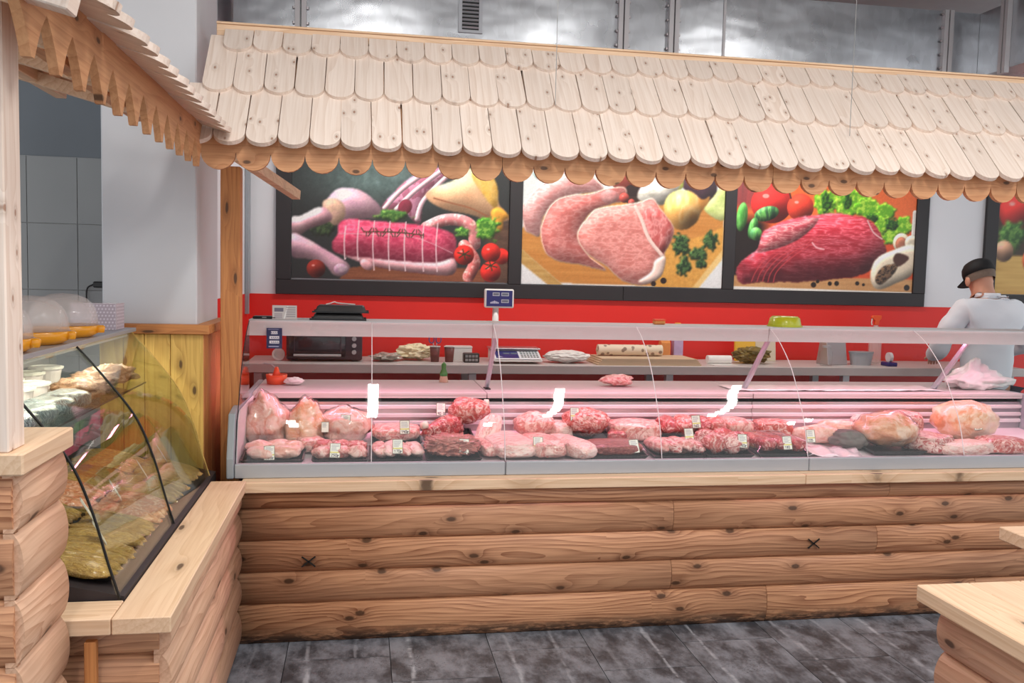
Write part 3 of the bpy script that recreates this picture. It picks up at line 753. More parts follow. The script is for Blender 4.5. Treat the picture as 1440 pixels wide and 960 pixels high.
for k in range(5):
    dx, dy = ((-.065, .05), (.03, .06), (.075, -.01), (-.06, -.05), (.02, -.055))[k]
    meat('meat_piece', 'red meat piece, '+['back left', 'back right', 'far right', 'front left', 'front right'][k]+' in the tray tagged 160', (1.745+dx, 4.05+dy, BZ(4.05+dy)+.012), (.11, .10, .085), 'veal' if k % 2 else 'ribs', rnd.uniform(0, 3), 'meat', 'meat pieces in the tray tagged 160', seed=90+k, amp=.25, sub=3)
tr5 = T('film-covered tray of lean red beef at the right of the middle case', 2.03, 4.10, .27, .32)
for k in range(3):
    meat('beef_steak', 'lean red beef steak, '+['furthest left', 'middle one', 'furthest right'][k]+' under film beside the hocks', (1.955+k*.075, 4.10, BZ(4.10)+.012), (.095, .27, .06), 'beef', .1, 'meat', 'beef steaks in the film-covered tray', seed=100+k, e=.7, amp=.15, sub=3)
wv = MB(); nn = 14
for i in range(nn+1):
    for j in range(nn+1):
        u, v = i/nn-.5, j/nn-.5
        wv.v.append((u*.265, v*.31, .024+.055*(1-(2*u)**4)*(1-(2*v)**4)+.006*noise.noise((i*.7, j*.7, 2))))
wv.f = [(i*(nn+1)+j, (i+1)*(nn+1)+j, (i+1)*(nn+1)+j+1, i*(nn+1)+j+1) for i in range(nn) for j in range(nn)]
part('film_cover', wv, 'film', tr5, smooth=True)
def hock(label, loc, size, rot, seed):
    o = meat('pork_hock', label, loc, size, 'poultry', 0, 'meat', 'pork hocks', seed=seed, amp=.14, shape=lambda p, n: Vector((p.x, p.y*(.72+.28*n.x), p.z*(.72+.28*n.x))))
    o.rotation_euler = rot
    return o
hock('pale pork hock lying left of the grey-skinned hock', (2.33, 4.22, BZ(4.22)), (.21, .13, .12), (0, -.05, -.55), 111)
hk = hock('pork hock with a grey-skinned cut end', (2.50, 4.25, BZ(4.25)), (.26, .14, .13), (0, .1, 2.6), 112)
gs = meat('pig_trotter', 'grey-skinned pig trotter leaning in front of the pork hocks', (2.45, 4.10, BZ(4.10)), (.16, .085, .085), 'grey_skin', -.5, seed=113, amp=.3, sub=4)
sh = MB()
for i in range(13):
    for j in range(7):
        u, v = i/12, j/6; sh.v.append(((u-.5)*.26, (v-.5)*.18, .008+.012*math.sin(u*17+v*3)*.5+.01*noise.noise((i*.5, j*.6, 5))))
sh.f = [(i*7+j, (i+1)*7+j, (i+1)*7+j+1, i*7+j+1) for i in range(12) for j in range(6)]
o = solid(part('plastic_sheet', sh, 'clear_sheet', None, smooth=True, loc=(2.30, 3.99, BZ(3.99)+.012)), .0015); o.rotation_euler = (.088, 0, -.3)
tag(o, 'shiny crumpled clear plastic sheet on the deck in front of the hocks', 'plastic sheet')
T('front tray under the plastic-wrapped peach joint', 2.65, 4.09, .30, .26)
bp2 = meat('wrapped_joint', 'large peach-coloured joint in shiny plastic wrap in the right-hand case', (2.65, 4.09, BZ(4.09)+.012), (.27, .22, .155), 'skin_peach', -.5, seed=114, amp=.14)
me = bp2.data.copy(); me.materials.clear(); me.materials.append(MATS['film'])
for v in me.vertices: v.co = Vector((v.co.x*1.04, v.co.y*1.04, max(.002, v.co.z*1.05)))+v.co.normalized()*noise.noise(v.co*22)*.005
link('film_wrap', me, bp2)
sl('small red and white rib piece at the back right of the wrapped joint', 2.90, 4.34, .18, .15, .12, 'ribs', .3, 115)
sl('dark red rib slab in front right of the wrapped joint', 2.86, 4.05, .20, .19, .085, 'ribs', .5, 116)
sl('pale pink slab at the front right of the case', 3.02, 4.0, .30, .14, .06, 'slab_fat', .15, 117)
meat('whole_joint', 'big round peach-coloured joint with a price tag at the right edge', (3.22, 4.26, BZ(4.26)), (.34, .27, .19), 'skin_peach', .2, seed=118, amp=.12)
sl('red meat slab in front of the big round joint at the right edge', 3.26, 4.02, .22, .15, .07, 'veal', -.1, 119)

sl('pale pork trimming tucked between the chicken tray and the pork offcuts', -.225, 4.16, .10, .14, .06, 'pork', .4, 131)
sl('pink pork strip lying between the mince tray and the belly slab', .575, 4.10, .07, .26, .055, 'pork', .2, 132)
sl('pale fat trimming at the back between the rolled pork and the bagged joint', .995, 4.36, .10, .16, .075, 'slab_fat', .3, 133)
sl('red beef trimming behind the liver tray right of the bagged joint', 1.27, 4.24, .09, .12, .06, 'beef', -.3, 134)
sl('pale pork end piece at the back right of the wide beef tray', 1.95, 4.37, .16, .16, .085, 'pork', .1, 135)
sl('flat pink cut behind the film-covered beef tray', 2.16, 4.36, .18, .16, .075, 'veal', -.1, 136)
sl('pale rib end standing behind the wrapped joint', 2.72, 4.37, .16, .13, .10, 'slab_fat', .2, 137)
price_tag('155p', 'price tag reading 155 on the front left chicken tray', -.388, 3.935, .775, 1, tilt=-.45)
price_tag('250p', 'price tag reading 250 on the pork offcut tray', -.108, 3.93, .785, 2, tilt=-.45)
price_tag('', 'lilac printed paper label stuck on the squat bagged chicken', -.07, 4.195, .87, 3, yellow=False)
price_tag('', 'small white blank tag between the tall bagged chicken and the squat one', -.16, 4.17, .855, 4, w=.035, h=.05, yellow=False)
price_tag('140p', 'price tag reading 140 on the rear pork fillet tray', .21, 4.17, .845, 5)
price_tag('170p', 'price tag reading 170 on the tray of fatty pork slices', .168, 3.93, .80, 6, tilt=-.4)
price_tag('90 00', 'price tag standing behind the red meat shank', .40, 4.40, .895, 7, yellow=False)
price_tag('350', 'price tag reading 350 on the minced meat tray', .465, 3.93, .80, 8, tilt=-.4)
price_tag('180p', 'price tag reading 180 on the middle pork slab', .81, 3.94, .805, 9, tilt=-.4)
price_tag('210p', 'price tag reading 210 above the round bagged joint', 1.06, 4.27, .89, 10)
price_tag('', 'blank cream tag lying on the liver tray', 1.275, 3.945, .79, 11, tilt=-.5, yellow=False)
price_tag('160', 'price tag reading 160 at the back of the wide beef tray', 1.68, 4.21, .86, 12)
price_tag('175p', 'price tag reading 175 between the chops and the beef cuts', 1.575, 4.03, .825, 13)
price_tag('160p', 'price tag reading 160 on the front tray of mixed red meat', 1.81, 3.945, .81, 14)
price_tag('180', 'price tag reading 180 on the film-covered beef tray', 2.04, 3.94, .80, 15)
price_tag('205', 'price tag standing in front of the pale pork hock', 2.225, 4.06, .81, 16)
price_tag('190', 'price tag on the big round joint at the right edge', 3.19, 4.11, .86, 17)
# ================================================================== POSTERS
class Paint:
    def __init__(s, x0, y0, x1, y1, W):
        s.W = W; s.H = int(W*(y1-y0)/(x1-x0)); s.k = (x1-x0)/W
        s.X, s.Y = np.meshgrid(np.linspace(x0, x1, s.W), np.linspace(y0, y1, s.H)); s.img = np.zeros((s.H, s.W, 3)); s.sd = 0
    def noise(s, sx, sy=None, oct=3, seed=None):
        sy = sy or sx; s.sd += 1; rs = np.random.RandomState(seed if seed is not None else s.sd); out = 0; amp = 1; tot = 0
        for o in range(oct):
            gx, gy = s.X/sx*2**o, s.Y/sy*2**o; gx = gx-gx.min(); gy = gy-gy.min()
            g = rs.rand(int(gy.max())+3, int(gx.max())+3); ix, iy = gx.astype(int), gy.astype(int); fx, fy = gx-ix, gy-iy
            fx, fy = fx*fx*(3-2*fx), fy*fy*(3-2*fy)
            v = (g[iy, ix]*(1-fx)+g[iy, ix+1]*fx)*(1-fy)+(g[iy+1, ix]*(1-fx)+g[iy+1, ix+1]*fx)*fy
            out = out+v*amp; tot += amp; amp *= .55
        return out/tot
    @staticmethod
    def blur(m_, r):
        r = max(1, int(r))
        for ax in (0, 1):
            p = np.concatenate([np.repeat(m_.take([0], ax), r, ax), m_, np.repeat(m_.take([-1], ax), r, ax)], ax)
            c = np.cumsum(p, ax); n = m_.shape[ax]; z = np.zeros_like(c.take([0], ax)); c = np.concatenate([z, c], ax)
            m_ = (c.take(range(2*r+1, 2*r+1+n), ax)-c.take(range(0, n), ax))/(2*r+1)
        return m_
    def poly(s, pts, smooth=True, wob=0):
        if smooth: pts = [(p.x, p.y) for p in catmull(pts, 5, True)]
        X, Y = s.X, s.Y
        if wob: X = X+(s.noise(60)-.5)*wob; Y = Y+(s.noise(60)-.5)*wob
        ins = np.zeros(X.shape, bool)
        for (xa, ya), (xb, yb) in zip(pts, pts[1:]+pts[:1]):
            if ya == yb: continue
            c = (Y > min(ya, yb)) & (Y <= max(ya, yb)) & (X < xa+(Y-ya)*(xb-xa)/(yb-ya)); ins ^= c
        return s.blur(ins.astype(float), 1)
    def ell(s, cx, cy, rx, ry=None, rot=0):
        ry = ry or rx; c, sn = math.cos(rot), math.sin(rot); u = (s.X-cx)*c+(s.Y-cy)*sn; v = -(s.X-cx)*sn+(s.Y-cy)*c
        d = np.hypot(u/rx, v/ry); return np.clip((1-d)*min(rx, ry)/s.k+.5, 0, 1)
    def line(s, pts, wd, curve=True):
        if curve and len(pts) > 2: pts = [(p.x, p.y) for p in catmull(pts, 5)]
        best = np.full(s.X.shape, 1e9)
        for (xa, ya), (xb, yb) in zip(pts[:-1], pts[1:]):
            dx, dy = xb-xa, yb-ya; t_ = np.clip(((s.X-xa)*dx+(s.Y-ya)*dy)/(dx*dx+dy*dy+1e-9), 0, 1)
            best = np.minimum(best, np.hypot(s.X-xa-t_*dx, s.Y-ya-t_*dy))
        return np.clip((wd/2-best)/s.k+.5, 0, 1)
    def put(s, mk, col, bulge=0, k=.5, tex=None, spec=0, alpha=1, lx=-.5, ly=-.8):
        """tex=(colour2, noise field 0..1)"""
        c = np.ones((s.H, s.W, 3))*np.array(col)/255.
        if tex: f = np.clip(tex[1], 0, 1)[..., None]; c = c*(1-f)+np.array(tex[0])/255.*f
        if bulge:
            r = max(2, bulge/s.k); h = s.blur(s.blur(mk, r), r*.6); gy, gx = np.gradient(h); l = (gx*-lx+gy*-ly)*r*2.2
            c = c*(1+k*np.clip(l, -1.2, 1.0))[..., None]
            c = c*(1-.35*np.clip(.75-h, 0, 1))[..., None]
            if spec: c = c+(spec*np.clip(l-.35, 0, 1)**2)[..., None]
        a = (mk*alpha)[..., None]; s.img = s.img*(1-a)+np.clip(c, 0, 1)*a
    def leaf(s, cx, cy, rx, ry, c1, c2, sc_=16, seed=1):
        n = s.noise(sc_, seed=seed, oct=3); d = np.hypot((s.X-cx)/rx, (s.Y-cy)/ry)
        mk = np.clip((1.0-d+(n-.5)*1.1)*6, 0, 1); s.put(s.blur(mk, 1), c1, bulge=12, k=.6, tex=(c2, np.clip((s.noise(sc_*.7, seed=seed+5)-.42)*4, 0, 1)))
    def tomato(s, cx, cy, r, col=(200, 42, 34), ry=None):
        m_ = s.ell(cx, cy, r, ry or r); s.put(m_, col, bulge=r*.6, k=.55)
        s.put(s.ell(cx-r*.3, cy-r*.35, r*.16, r*.1), (250, 190, 180), alpha=.8)
def ridge(n): return 1-np.abs(2*n-1)

def poster_one():
    p = Paint(285, -160, 1380, 668, 270)
    p.img[:] = np.array((46, 50, 50))/255.; g = np.exp(-((p.X-700)/300)**2-((p.Y-140)/130)**2)
    p.put(np.clip(g*1.1, 0, 1), (116, 142, 138), tex=((70, 92, 90), p.noise(30)))
    p.put(np.clip((p.X-1240)/60, 0, 1)*np.clip((p.Y-300)/80, 0, 1), (112, 84, 66), tex=((70, 50, 42), p.noise(60, 20)))
    p.put(p.poly([(560, 610), (700, 590), (1250, 600), (1262, 668), (520, 668)], False), (158, 98, 66), tex=((112, 62, 40), p.noise(200, 10)))
    p.leaf(440, 400, 70, 60, (44, 58, 40), (70, 92, 56), 20, 3)
    th = p.poly([(450, 290), (480, 235), (530, 205), (620, 215), (690, 262), (728, 312), (700, 352), (610, 362), (540, 395), (480, 372)])
    p.put(th, (188, 140, 166), 70, .5, ((222, 184, 190), ridge(p.noise(70, 40))*.7), .3)
    p.put(p.poly([(440, 275), (500, 262), (545, 300), (540, 360), (490, 395), (440, 330)]), (226, 196, 158), 30, .4, ((206, 160, 150), p.noise(30)))
    p.put(p.poly([(285, 365), (330, 352), (420, 305), (470, 330), (476, 375), (370, 420), (335, 445), (285, 446)]), (210, 152, 166), 40, .5, ((236, 196, 200), p.noise(40)), .3)
    p.put(p.poly([(285, 446), (350, 462), (450, 520), (550, 578), (572, 612), (540, 650), (490, 645), (440, 590), (360, 570), (285, 556)]), (194, 146, 170), 45, .55, ((228, 190, 192), p.noise(50)), .3)
    p.put(p.ell(527, 618, 36, 30), (216, 196, 200), 14, .4, ((170, 130, 160), p.noise(14)))
    p.tomato(405, 618, 46, (128, 44, 34))
    rk = p.poly([(728, 292), (800, 205), (900, 120), (1060, 75), (1088, 112), (1010, 175), (940, 260), (920, 372), (880, 352), (830, 305), (760, 316)])
    p.put(rk, (206, 142, 168), 40, .4, ((150, 74, 96), (ridge(p.noise(60, 60)) > .75)*.6), .2)
    for a, b, c in (((742, 300), (830, 200), (960, 100)), ((800, 305), (890, 210), (1030, 95)), ((905, 350), (940, 250), (1075, 105))): p.put(p.line([a, b, c], 24), (238, 198, 208), 12, .4)
    p.put(p.ell(845, 290, 34, 40, .5), (132, 48, 66), 14, .3)
    p.put(p.poly([(948, 222), (1000, 180), (1080, 148), (1150, 90), (1230, 70), (1300, 150), (1322, 250), (1378, 318), (1372, 342), (1290, 352), (1180, 318), (1060, 300), (975, 262)]), (222, 164, 122), 70, .5, ((240, 196, 150), p.noise(80)), .25)
    p.put(p.line([(990, 240), (1080, 262), (1180, 285), (1280, 330)], 8), (150, 90, 60), alpha=.8)
    p.put(p.poly([(1180, 110), (1240, 60), (1310, 150), (1322, 260), (1295, 275), (1240, 210)]), (238, 178, 62), 30, .4, ((250, 214, 130), p.noise(26)), .3)
    p.put(p.poly([(1285, 300), (1330, 275), (1380, 320), (1350, 345), (1345, 390), (1310, 400)]), (226, 160, 60), 20, .4)
    p.put(p.line([(955, 392), (1040, 352), (1130, 350), (1190, 385), (1205, 470)], 62), (214, 130, 132), 34, .6, ((240, 192, 186), np.clip((p.noise(16)-.5)*4, 0, 1)), .3)
    p.put(p.line([(1150, 480), (1205, 560), (1175, 640)], 62), (210, 110, 106), 30, .6, ((240, 180, 170), np.clip((p.noise(16)-.5)*4, 0, 1)), .3)
    p.leaf(785, 338, 85, 36, (62, 106, 46), (112, 152, 72), 18, 11)
    body = p.poly([(484, 480), (508, 442), (514, 392), (560, 362), (700, 368), (900, 378), (1050, 402), (1104, 440), (1108, 510), (1100, 572), (1085, 632), (900, 624), (720, 602), (560, 552), (492, 528)])
    p.put(body, (166, 44, 76), 80, .5, ((198, 84, 110), ridge(p.noise(40, 26))**3), .15)
    p.put(p.poly([(492, 524), (560, 548), (680, 558), (800, 566), (1000, 572), (1100, 548), (1092, 632), (900, 626), (720, 604), (600, 572)]), (222, 176, 178), 26, .5, ((200, 140, 150), p.noise(40)), .2)
    p.put(p.line([(512, 438), (700, 436), (900, 446), (1090, 520)], 4), (232, 190, 196), alpha=.7)
    for x in (550, 615, 692, 770, 850, 942, 1012): p.put(p.line([(x, 368 if x > 560 else 400), (x-7, 470), (x-4, 560), (x+1, 618 if x > 640 else 560)], 6), (240, 216, 220), alpha=.9)
    for k in range(26): x = 640+k*12; p.put(p.line([(x, 424+4*math.sin(k)), (x-14+(k % 3)*14, 405+(k % 2)*40)], 5), (62, 66, 44))
    p.put(p.line([(640, 424), (800, 422), (940, 432)], 6), (74, 62, 40))
    p.put(p.ell(655, 592, 36, 24, .6), (226, 170, 176), 14, .5)
    p.leaf(1142, 412, 46, 30, (58, 112, 42), (116, 168, 70), 16, 17); p.leaf(1270, 390, 68, 70, (66, 128, 40), (132, 186, 72), 18, 19)
    for a in ((1345, 530, 42), (1290, 512, 50), (1150, 528, 52), (1290, 612, 54)): p.tomato(*a)
    for cx, cy in ((1150, 525), (1290, 580)):
        for k in range(6): p.put(p.line([(cx, cy), (cx+34*math.cos(k*1.05+.3), cy+26*math.sin(k*1.05+.3))], 6), (40, 56, 30))
    p.img = p.img*(.92+.16*p.noise(6)[..., None]); return p.img
def poster_two():
    p = Paint(100, -130, 1322, 800, 270)
    p.img[:] = np.array((226, 234, 232))/255.; p.put(np.clip((p.Y-650)/20, 0, 1), (232, 234, 234))
    p.leaf(215, 150, 60, 40, (150, 196, 190), (196, 220, 214), 20, 2)
    p.put(p.poly([(100, 470), (480, 230), (1322, 325), (1322, 600), (1165, 800), (330, 790), (100, 600)], False), (212, 150, 78), tex=((186, 118, 52), p.noise(260, 14)*.9))
    p.put(p.poly([(900, 560), (1200, 480), (1322, 420), (1322, 600), (1165, 800), (900, 800)], False), (228, 172, 84), tex=((206, 146, 64), p.noise(18)))
    p.put(p.poly([(100, 595), (345, 800), (255, 800), (100, 680)], False), (214, 178, 112), tex=((180, 136, 70), p.noise(90, 12)))
    p.put(p.poly([(1322, 560), (1322, 620), (1180, 800), (1140, 800)], False), (236, 200, 130))
    p.tomato(740, 140, 130, (150, 60, 46), 120); p.put(p.ell(750, 250, 60, 60), (44, 30, 28), alpha=.9)
    p.put(p.poly([(1040, 150), (1120, 100), (1250, 110), (1262, 240), (1180, 300), (1090, 230)]), (74, 46, 60), 50, .5)
    p.put(p.poly([(1190, 320), (1250, 240), (1322, 160), (1322, 380)]), (224, 232, 160), 30, .3, ((190, 212, 120), p.noise(60, 20)))
    p.put(p.poly([(1000, 150), (1050, 110), (1060, 190), (1010, 210)]), (196, 204, 96), 15, .3)
    p.put(p.poly([(782, 270), (800, 195), (860, 155), (960, 165), (1010, 130), (1040, 180), (1000, 240), (950, 300), (860, 300)]), (232, 230, 220), 50, .5, ((200, 196, 180), ridge(p.noise(90, 40))**4))
    p.put(p.poly([(945, 330), (965, 250), (1030, 212), (1110, 215), (1180, 262), (1225, 240), (1215, 285), (1175, 340), (1150, 400), (1080, 448), (1000, 430)]), (228, 158, 72), 80, .6, ((244, 200, 130), ridge(p.noise(60, 200))**3), .3)
    def chop(pts, c, fat, w_, sd):
        m_ = p.poly(pts, wob=14); p.put(m_, fat, 20, .45)
        inner = np.clip((p.blur(m_, w_/p.k)-.72)*8, 0, 1)
        p.put(inner, c, 60, .35, ((min(255, c[0]+34), min(255, c[1]+50), min(255, c[2]+50)), ridge(p.noise(46, 22, seed=sd))**3*.9), .12)
    chop([(104, 330), (190, 225), (300, 140), (430, 115), (530, 165), (570, 235), (420, 262), (290, 325), (225, 400), (206, 515), (150, 505), (104, 466)], (214, 142, 138), (228, 188, 178), 14, 5)
    chop([(208, 470), (240, 372), (300, 300), (400, 262), (500, 248), (600, 212), (705, 212), (690, 290), (530, 345), (450, 440), (430, 520), (490, 612), (610, 712), (440, 675), (300, 655), (225, 590)], (186, 98, 92), (230, 186, 172), 12, 6)
    p.put(p.ell(610, 265, 55, 42), (222, 176, 172), 20, .4, ((180, 110, 108), p.noise(24)))
    for a in ((700, 270, 30), (745, 295, 20)): p.tomato(*a, col=(176, 74, 66))
    chop([(424, 502), (470, 410), (540, 338), (700, 308), (800, 288), (870, 262), (920, 320), (980, 395), (1012, 470), (962, 590), (962, 650), (940, 735), (862, 782), (760, 785), (680, 752), (600, 682), (482, 610)], (204, 118, 110), (234, 196, 180), 13, 7)
    p.put(p.poly([(820, 342), (900, 328), (980, 400), (1006, 470), (950, 592), (880, 530), (832, 430)]), (188, 84, 82), 34, .5, ((226, 150, 146), ridge(p.noise(34, 60))**4), .1)
    p.put(p.line([(770, 320), (812, 400), (860, 510), (945, 610)], 22), (236, 206, 196), 8, .4)
    p.put(p.poly([(900, 640), (962, 612), (958, 680), (936, 738), (860, 780), (800, 770), (880, 710)]), (240, 214, 202), 16, .4)
    for a in ((1055, 545, 62, 70), (1165, 590, 56, 50), (1242, 515, 52, 62), (1078, 670, 44, 66), (1190, 650, 34, 34)): p.leaf(*a, (34, 56, 32), (74, 108, 58), 20, int(a[0]))
    for a in ((958, 762, 19), (897, 782, 16)): p.put(p.ell(*a), (40, 28, 24))
    p.img = p.img*(.94+.12*p.noise(6)[..., None]); return p.img
def poster_three():
    p = Paint(104, -140, 1306, 822, 270)
    p.img[:] = np.array((236, 112, 56))/255.; p.put(np.clip((p.Y-330)/150, 0, 1), (214, 80, 40))
    p.put(np.clip((420-p.X)/60, 0, 1)*np.clip((330-p.Y)/60, 0, 1), (196, 74, 72), tex=((120, 60, 60), p.noise(16, 200)))
    p.put(np.clip((340-p.X)/80, 0, 1)*np.clip((p.Y-330)/80, 0, 1), (36, 26, 24))
    p.put(np.clip((p.Y-725)/14, 0, 1), (214, 168, 116), tex=((190, 136, 84), p.noise(220, 12))); p.put(np.clip((p.Y-800+.012*(p.X-104)*-1)/6, 0, 1), (240, 236, 228))
    p.tomato(330, 270, 135, (214, 48, 44), 125); p.tomato(520, 285, 88, (226, 66, 46)); p.put(p.line([(430, 150), (455, 230)], 10), (80, 40, 30))
    for a, c in (((140, 360, 36, 92, .1), (70, 150, 60)), ((300, 335, 82, 46, -.3), (40, 78, 50)), ((215, 430, 30, 70, .2), (56, 116, 58)), ((235, 465, 40, 42, 0), (70, 130, 80))):
        p.put(p.ell(*a), c, 26, .6, ((110, 186, 90), ridge(p.noise(20, 90))**3), .3)
    for k, a in enumerate(((700, 250, 100, 85), (860, 240, 130, 95), (980, 280, 90, 80), (1090, 300, 70, 70), (1130, 430, 90, 80), (1230, 380, 60, 70), (1080, 380, 60, 60))): p.leaf(*a, (104, 176, 34), (176, 222, 70), 26, 30+k)
    for k, a in enumerate(((690, 250, 40, 70), (830, 230, 30, 60), (1140, 370, 50, 40), (1010, 330, 40, 30))): p.leaf(*a, (34, 74, 24), (70, 124, 30), 18, 50+k)
    mt = p.poly([(118, 700), (180, 612), (258, 552), (285, 455), (400, 382), (560, 342), (700, 318), (860, 322), (985, 350), (1065, 425), (1092, 500), (1116, 560), (1040, 655), (900, 722), (700, 752), (500, 768), (250, 776), (150, 786)], wob=20)
    p.put(mt, (164, 34, 48), 110, .55, ((214, 96, 110), ridge(p.noise(80, 18))**4), .35)
    p.put(mt*np.clip((p.Y-560+.25*(p.X-700)*0)/140, 0, 1)*np.clip((p.noise(90)-.25)*2, 0, 1), (72, 14, 24), alpha=.8)
    p.put(p.poly([(300, 470), (420, 400), (640, 350), (560, 460), (420, 540), (250, 580)])*mt, (170, 60, 72), 40, .4, ((226, 150, 150), ridge(p.noise(50, 14))**3), .2)
    for k in range(5): p.put(p.line([(220+k*36, 770), (250+k*34, 700), (330+k*40, 600), (520+k*46, 500-k*12)], 7)*mt, (206, 70, 76), alpha=.7)
    p.put(p.line([(610, 510), (640, 540), (690, 550)], 9), (236, 170, 176)); p.put(p.line([(975, 355), (1020, 430), (1080, 470)], 9), (230, 180, 180))
    p.put(p.line([(1298, 290), (1296, 440)], 30), (220, 214, 204), 10, .3)
    p.put(p.ell(1215, 490, 58, 62), (224, 206, 178), 20, .5); p.put(p.ell(1215, 500, 40, 46), (178, 110, 84), 20, .5); p.put(p.ell(1285, 490, 46, 50), (214, 200, 176), 20, .5)
    p.put(p.poly([(1014, 690), (1050, 600), (1150, 545), (1306, 505), (1306, 690), (1190, 760), (1085, 802), (1030, 772)]), (228, 212, 186), 40, .4)
    p.put(p.poly([(1165, 600), (1195, 560), (1275, 590), (1200, 650)]), (76, 42, 34)); p.put(p.poly([(1050, 720), (1100, 650), (1190, 635), (1180, 690), (1100, 765), (1060, 760)]), (122, 92, 66), 14, .3, ((52, 36, 28), np.clip((p.noise(13)-.42)*6, 0, 1)))
    for a in ((632, 782, 18), (741, 772, 14), (787, 770, 16), (927, 766, 14), (970, 774, 10), (1270, 787, 20), (658, 760, 12)): p.put(p.ell(*a), (40, 28, 24))
    p.img = p.img*(.94+.12*p.noise(6)[..., None]); return p.img
def poster_four():
    p = Paint(0, 0, 1200, 820, 110); p.img[:] = np.array((66, 52, 40))/255.
    p.put(np.clip((p.Y-520)/20, 0, 1), (222, 186, 108), tex=((196, 150, 80), p.noise(200, 14)))
    p.tomato(150, 200, 150, (206, 50, 44)); p.leaf(120, 380, 130, 120, (50, 92, 40), (104, 150, 70), 40, 3); p.tomato(60, 500, 80, (196, 150, 120)); p.tomato(330, 560, 110, (206, 90, 50)); p.tomato(700, 380, 260, (176, 50, 54)); p.leaf(1000, 300, 160, 160, (60, 110, 44), (130, 180, 80), 40, 5)
    return p.img

POST = [(-.492, 1.064, 1.553, 'poster of tied raw beef roast with chicken legs and tomatoes', poster_one, .0045), (1.166, 2.737, 1.549, 'poster of raw pork chops on a board with onion and parsley', poster_two, .004), (2.836, 4.352, 1.545, 'poster of a dark red beef joint with lettuce and a peppercorn scoop', poster_three, .004), (5.09, 6.4, 1.555, 'poster of vegetables on a wooden board at the right edge', poster_four, .004)]
ZT = 2.60
for (a, b, z0, lb, fn, th) in POST:
    img = fn(); h = (b-a)*img.shape[0]/img.shape[1]
    h = min(h, 1.16) if h < 1.3 else h
    t_ = thing('wall_poster', lb, 'poster', ((a+b)/2, 6.482, z0), 0, 'food posters on the back wall')
    part('panel', box((-(b-a)/2, .0005, 0), ((b-a)/2, .0175, h)), 'white_plastic', t_)
    link('printed_face', print_mesh('printed_face', img, b-a, h), t_)
FT = 2.78
pf = thing('picture_frame', 'long dark grey wooden frame around the three food posters', 'picture frame')
part('bottom_rail', box((-.60, 6.47, 1.438), (1.95, 6.497, 1.543)), 'dark_frame', pf, bevel=.003); part('bottom_rail', box((1.952, 6.47, 1.438), (4.462, 6.497, 1.543)), 'dark_frame', pf, bevel=.003)
part('top_rail', box((-.60, 6.47, FT), (4.462, 6.497, FT+.1)), 'dark_frame', pf)
for a, b in ((-.60, -.495), (1.067, 1.163), (2.74, 2.833), (4.355, 4.462)): part('stile', box((a, 6.468, 1.5432), (b, 6.497, FT-.0002)), 'dark_frame', pf, bevel=.003)
pf = thing('picture_frame', 'dark grey wooden frame of the poster at the right edge', 'picture frame')
part('stile', box((4.975, 6.468, 1.438), (5.085, 6.497, FT)), 'dark_frame', pf, bevel=.003); part('bottom_rail', box((5.087, 6.47, 1.438), (6.45, 6.497, 1.55)), 'dark_frame', pf)
# ================================================================== LEFT DISPLAY CASE
LPf = [(p.x, p.y) for p in catmull([(-.623, .722), (-.652, .818), (-.694, .969), (-.751, 1.104), (-.857, 1.246), (-.931, 1.333)], 8)]
ldc = thing('display_case', 'curved glass delicatessen case on the left with shelves of fish', 'display case', (-.9, 3.1, .676))
def L_(name, mb, mat, **k):
    o = part(name, mb, mat, None, **k); o.parent = ldc; o.matrix_parent_inverse = Matrix.Translation((.9, -3.1, -.676)); return o
def ldz(x): return .737+(-.64-x)*.22
L_('deck', MB().prism([(-.612, .6765), (-.612, .728), (-1.25, ldz(-1.25)), (-1.25, .6765)], 2.435, 3.94, 'y'), 'dark_recess')
L_('back_panel', box((-1.30, 2.435, .6765), (-1.25, 3.94, 1.334)), 'steel_matt')
for a, b in ((2.428, 3.124), (3.126, 3.85)):
    L_('glass_pane', MB().prism(thick(LPf, -.004), a+.001, b-.001, 'y'), 'glass_green')
for y in (2.428, 3.125):
    L_('pane_seal', MB().tube([(x+.003, y, z) for x, z in LPf], .0038, 5), 'black_seal', smooth=True)
L_('pane_seal', MB().tube([(x+.002, 3.85, z) for x, z in LPf], .0022, 5), 'yellow_pine', smooth=True)
L_('end_glass', MB().prism(LPf+[(-1.25, 1.333), (-1.25, ldz(-1.25)+.002), (-.64, .74)], 3.851, 3.855, 'y'), 'glass_green')
L_('top_panel', box((-1.30, 2.435, 1.3345), (-.925, 3.90, 1.35)), 'alu', bevel=.002)
L_('lamp_cover', box((-.99, 2.45, 1.318), (-.945, 3.84, 1.334)), 'white_plastic')
L_('glass_shelf', box((-1.25, 2.46, 1.126), (-.875, 3.83, 1.132)), 'glass_green')
L_('shelf_edge', MB().tube([(-.873, 2.46, 1.129), (-.873, 3.83, 1.129)], .0035, 6), 'black_seal')
la = bpy.data.lights.new('case_light', 'AREA'); la.shape = 'RECTANGLE'; la.size = .04; la.size_y = 1.3; la.energy = 5.5; la.color = (1, .93, .74)
lo = bpy.data.objects.new('case_light', la); COL.objects.link(lo); lo.parent = ldc; lo.location = (-.967+.9, .04, 1.315-.676); lo.rotation_euler = (0, 0, 0)

